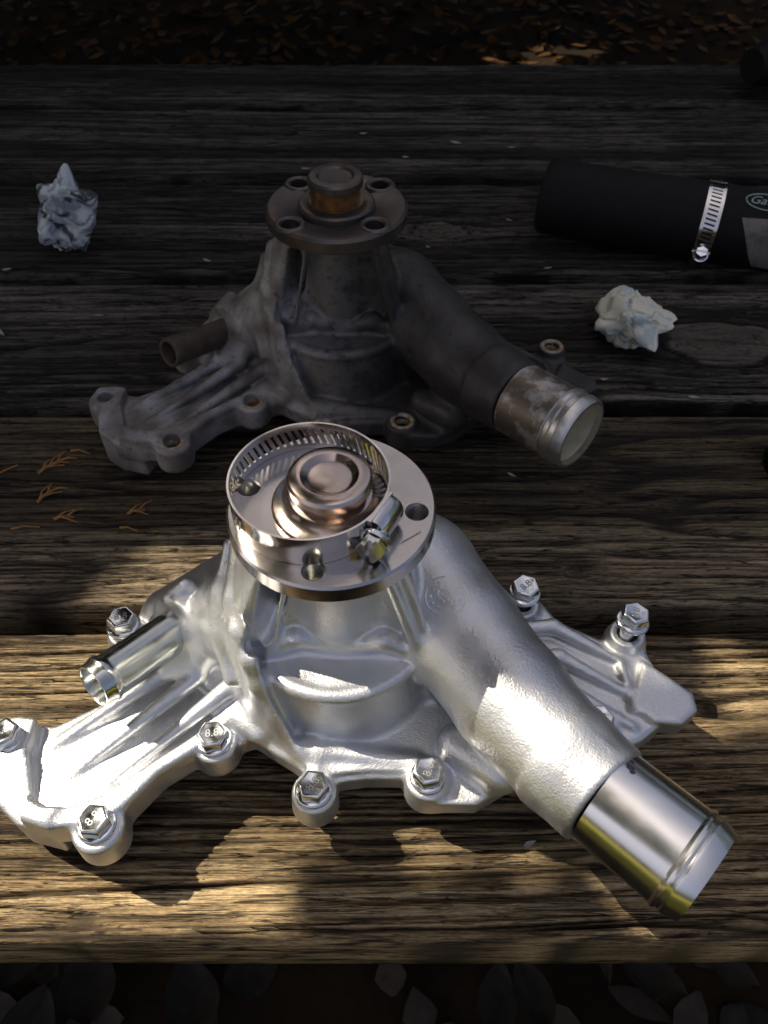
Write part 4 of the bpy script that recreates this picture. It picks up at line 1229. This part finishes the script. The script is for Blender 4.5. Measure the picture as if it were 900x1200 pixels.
# sun flecks: outlines of the gaps in the leaves, by where their light lands (x, y, z)
FLECKS = [([(-30, 850), (60, 845), (130, 815), (170, 835), (190, 868), (205, 880), (185, 905), (165, 935), (150, 1005), (-30, 1010)], 2.9),
          ([(-40, 1000), (150, 990), (225, 920), (285, 925), (310, 965), (325, 1010), (300, 1110), (-40, 1110)], 0),
          ([(-40, 748), (215, 742), (200, 850), (-40, 858)], 0),
          ([(120, 695), (200, 655), (275, 655), (250, 707), (130, 706)], 0),
          ([(268, 590), (300, 570), (345, 620), (388, 645), (385, 685), (330, 680), (285, 655)], 13.0),
          ([(240, 705), (300, 700), (298, 785), (262, 805), (228, 750)], 5.5),
          ([(330, 768), (412, 764), (432, 800), (345, 800)], 6.3),
          ([(556, 866), (584, 832), (618, 846), (655, 880), (690, 905), (745, 905), (800, 945), (835, 985), (845, 1000), (810, 1045), (740, 1010), (680, 960), (612, 925), (572, 890)], 5.5),
          ([(475, 972), (530, 955), (575, 975), (590, 992), (545, 1000), (480, 992)], 0),
          ([(850, 782), (915, 774), (915, 848), (825, 843)], 0),
          ([(560, 66), (610, 70), (640, 52), (662, 50), (660, 74), (610, 80), (565, 76)], -71)]
FUV = []
for pts, z in FLECKS:
    P = np.array([cam_hit(px, py, z) for px, py in pts])
    FUV.append(np.stack([P @ SU, P @ SV], 1))


def in_fleck(u, v, margin):
    r = np.zeros(len(u), bool)
    for P in FUV:
        r |= poly2(u, v, P) < margin
    return r


def leaves(name, C, size, label, rnd, tilt=.5):
    lf = MB()
    n = len(C)
    base = np.array(leaf_shape((0, 0, 0), 1, .62, 0, 0, 0, .15)[0]); bf = leaf_shape((0, 0, 0), 1, .62, 0, 0, 0, .15)[1]
    a = rnd.uniform(0, 2 * pi, n); sz = size * rnd.uniform(.75, 1.25, n) if not hasattr(size, '__len__') else size
    nrm = TO_SUN + rnd.normal(0, tilt, (n, 3)); nrm /= np.linalg.norm(nrm, axis=1)[:, None]
    u = np.cross(nrm, np.array([.3, .1, .2])); u /= np.linalg.norm(u, axis=1)[:, None]; v = np.cross(nrm, u)
    uu = u * np.cos(a)[:, None] + v * np.sin(a)[:, None]; vv = np.cross(nrm, uu)
    V = C[:, None, :] + sz[:, None, None] * (base[None, :, 0:1] * uu[:, None] + base[None, :, 1:2] * vv[:, None] + base[None, :, 2:3] * nrm[:, None])
    Fq = (np.array(bf)[None] + (np.arange(n) * len(base))[:, None, None]).reshape(-1, 4)
    me = bpy.data.meshes.new(name)
    V = V.reshape(-1, 3)
    me.vertices.add(len(V)); me.vertices.foreach_set('co', (V * S).astype(np.float32).ravel())
    me.loops.add(Fq.size); me.loops.foreach_set('vertex_index', Fq.astype(np.int32).ravel())
    me.polygons.add(len(Fq)); me.polygons.foreach_set('loop_start', (np.arange(len(Fq)) * 4).astype(np.int32))
    me.update(calc_edges=True)
    tag(link(name, me, M['green_leaf']), label, 'foliage', None, 'stuff')


# leaf screen added above the table, gaps shaped for the sun patches
g = np.mgrid[-60:62:2.0, -50:72:2.0].reshape(2, -1).T
ctr = np.array([0, 45, 0.0]); cu, cv = ctr @ SU, ctr @ SV
C = []
for lay, dist in ((0, 150), (1, 158), (2, 166)):
    q = g + rng.uniform(-1.2, 1.2, g.shape) + [cu, cv]
    keep = ~in_fleck(q[:, 0], q[:, 1], 1.55)
    q = q[keep]
    C.append(q[:, :1] * SU + q[:, 1:] * SV + SW * (dist + rng.normal(0, 2.0, (len(q), 1)) + ctr @ SW))
g = np.mgrid[-110:402:6.0, -140:230:6.0].reshape(2, -1).T  # second leaf layer, added out of view to stop stray sun
for dist in (330, 345):
    q = g + rng.uniform(-3, 3, g.shape) + [cu, cv]
    q = q[~in_fleck(q[:, 0], q[:, 1], 5.5)]
    C2 = q[:, :1] * SU + q[:, 1:] * SV + SW * (dist + rng.normal(0, 8.0, (len(q), 1)) + ctr @ SW)
    leaves('shade_foliage', C2, 13.0, 'unseen upper leaf layer added to block stray sun', rng, .35)
leaves('shade_leaves', np.concatenate(C), 4.6, 'unseen leaves added to shade the table, with gaps shaped for the sun patches', rng, .3)


def wall(n, az0, az1, el0, el1, d0, d1, size, name, label, seed, hollow=9):
    r_ = np.random.default_rng(seed)
    az = np.radians(r_.uniform(az0, az1, n)); el = np.radians(el0 + (el1 - el0) * r_.random(n)); dd = r_.uniform(d0, d1, n)
    P = np.stack([dd * np.cos(el) * np.cos(az), 40 + dd * np.cos(el) * np.sin(az), dd * np.sin(el)], 1)
    P = P[P[:, 2] > -70]
    fall = P - TO_SUN * ((P[:, 2:] + 72) / TO_SUN[2])
    keep = ~in_fleck(P @ SU, P @ SV, hollow) & (fall[:, 1] > -45)
    leaves(name, P[keep], size, label, r_, .8)


# unseen leaf layer beyond the table, added to keep sun off the ground
n_ = 8000
C3 = np.stack([rng.uniform(-330, 110, n_), rng.uniform(112, 480, n_), rng.uniform(38, 70, n_)], 1)
q = np.stack([C3 @ SU, C3 @ SV], 1)
leaves('ground_shade_leaves', C3[~in_fleck(q[:, 0], q[:, 1], 1.5)], 13.0, 'unseen low leaves added behind the table to shade the ground', rng, .4)
wall(420, 66, 114, 36, 76, 620, 900, 34, 'shade_foliage', 'unseen sparse leaves added behind the table to darken the flange reflection', 23, 22)  # sparse leaves added only to darken what the flange mirrors
wall(9000, 112, 215, 8, 78, 620, 900, 34, 'shade_foliage', 'unseen leaf wall added on the left to block the sun', 21, 22)  # leaf wall added out of view as a sun block
wall(7000, -20, 200, -6, 34, 620, 900, 34, 'wood_edge', 'dark edge of the wood behind the table, beyond the photo', 22, 22)
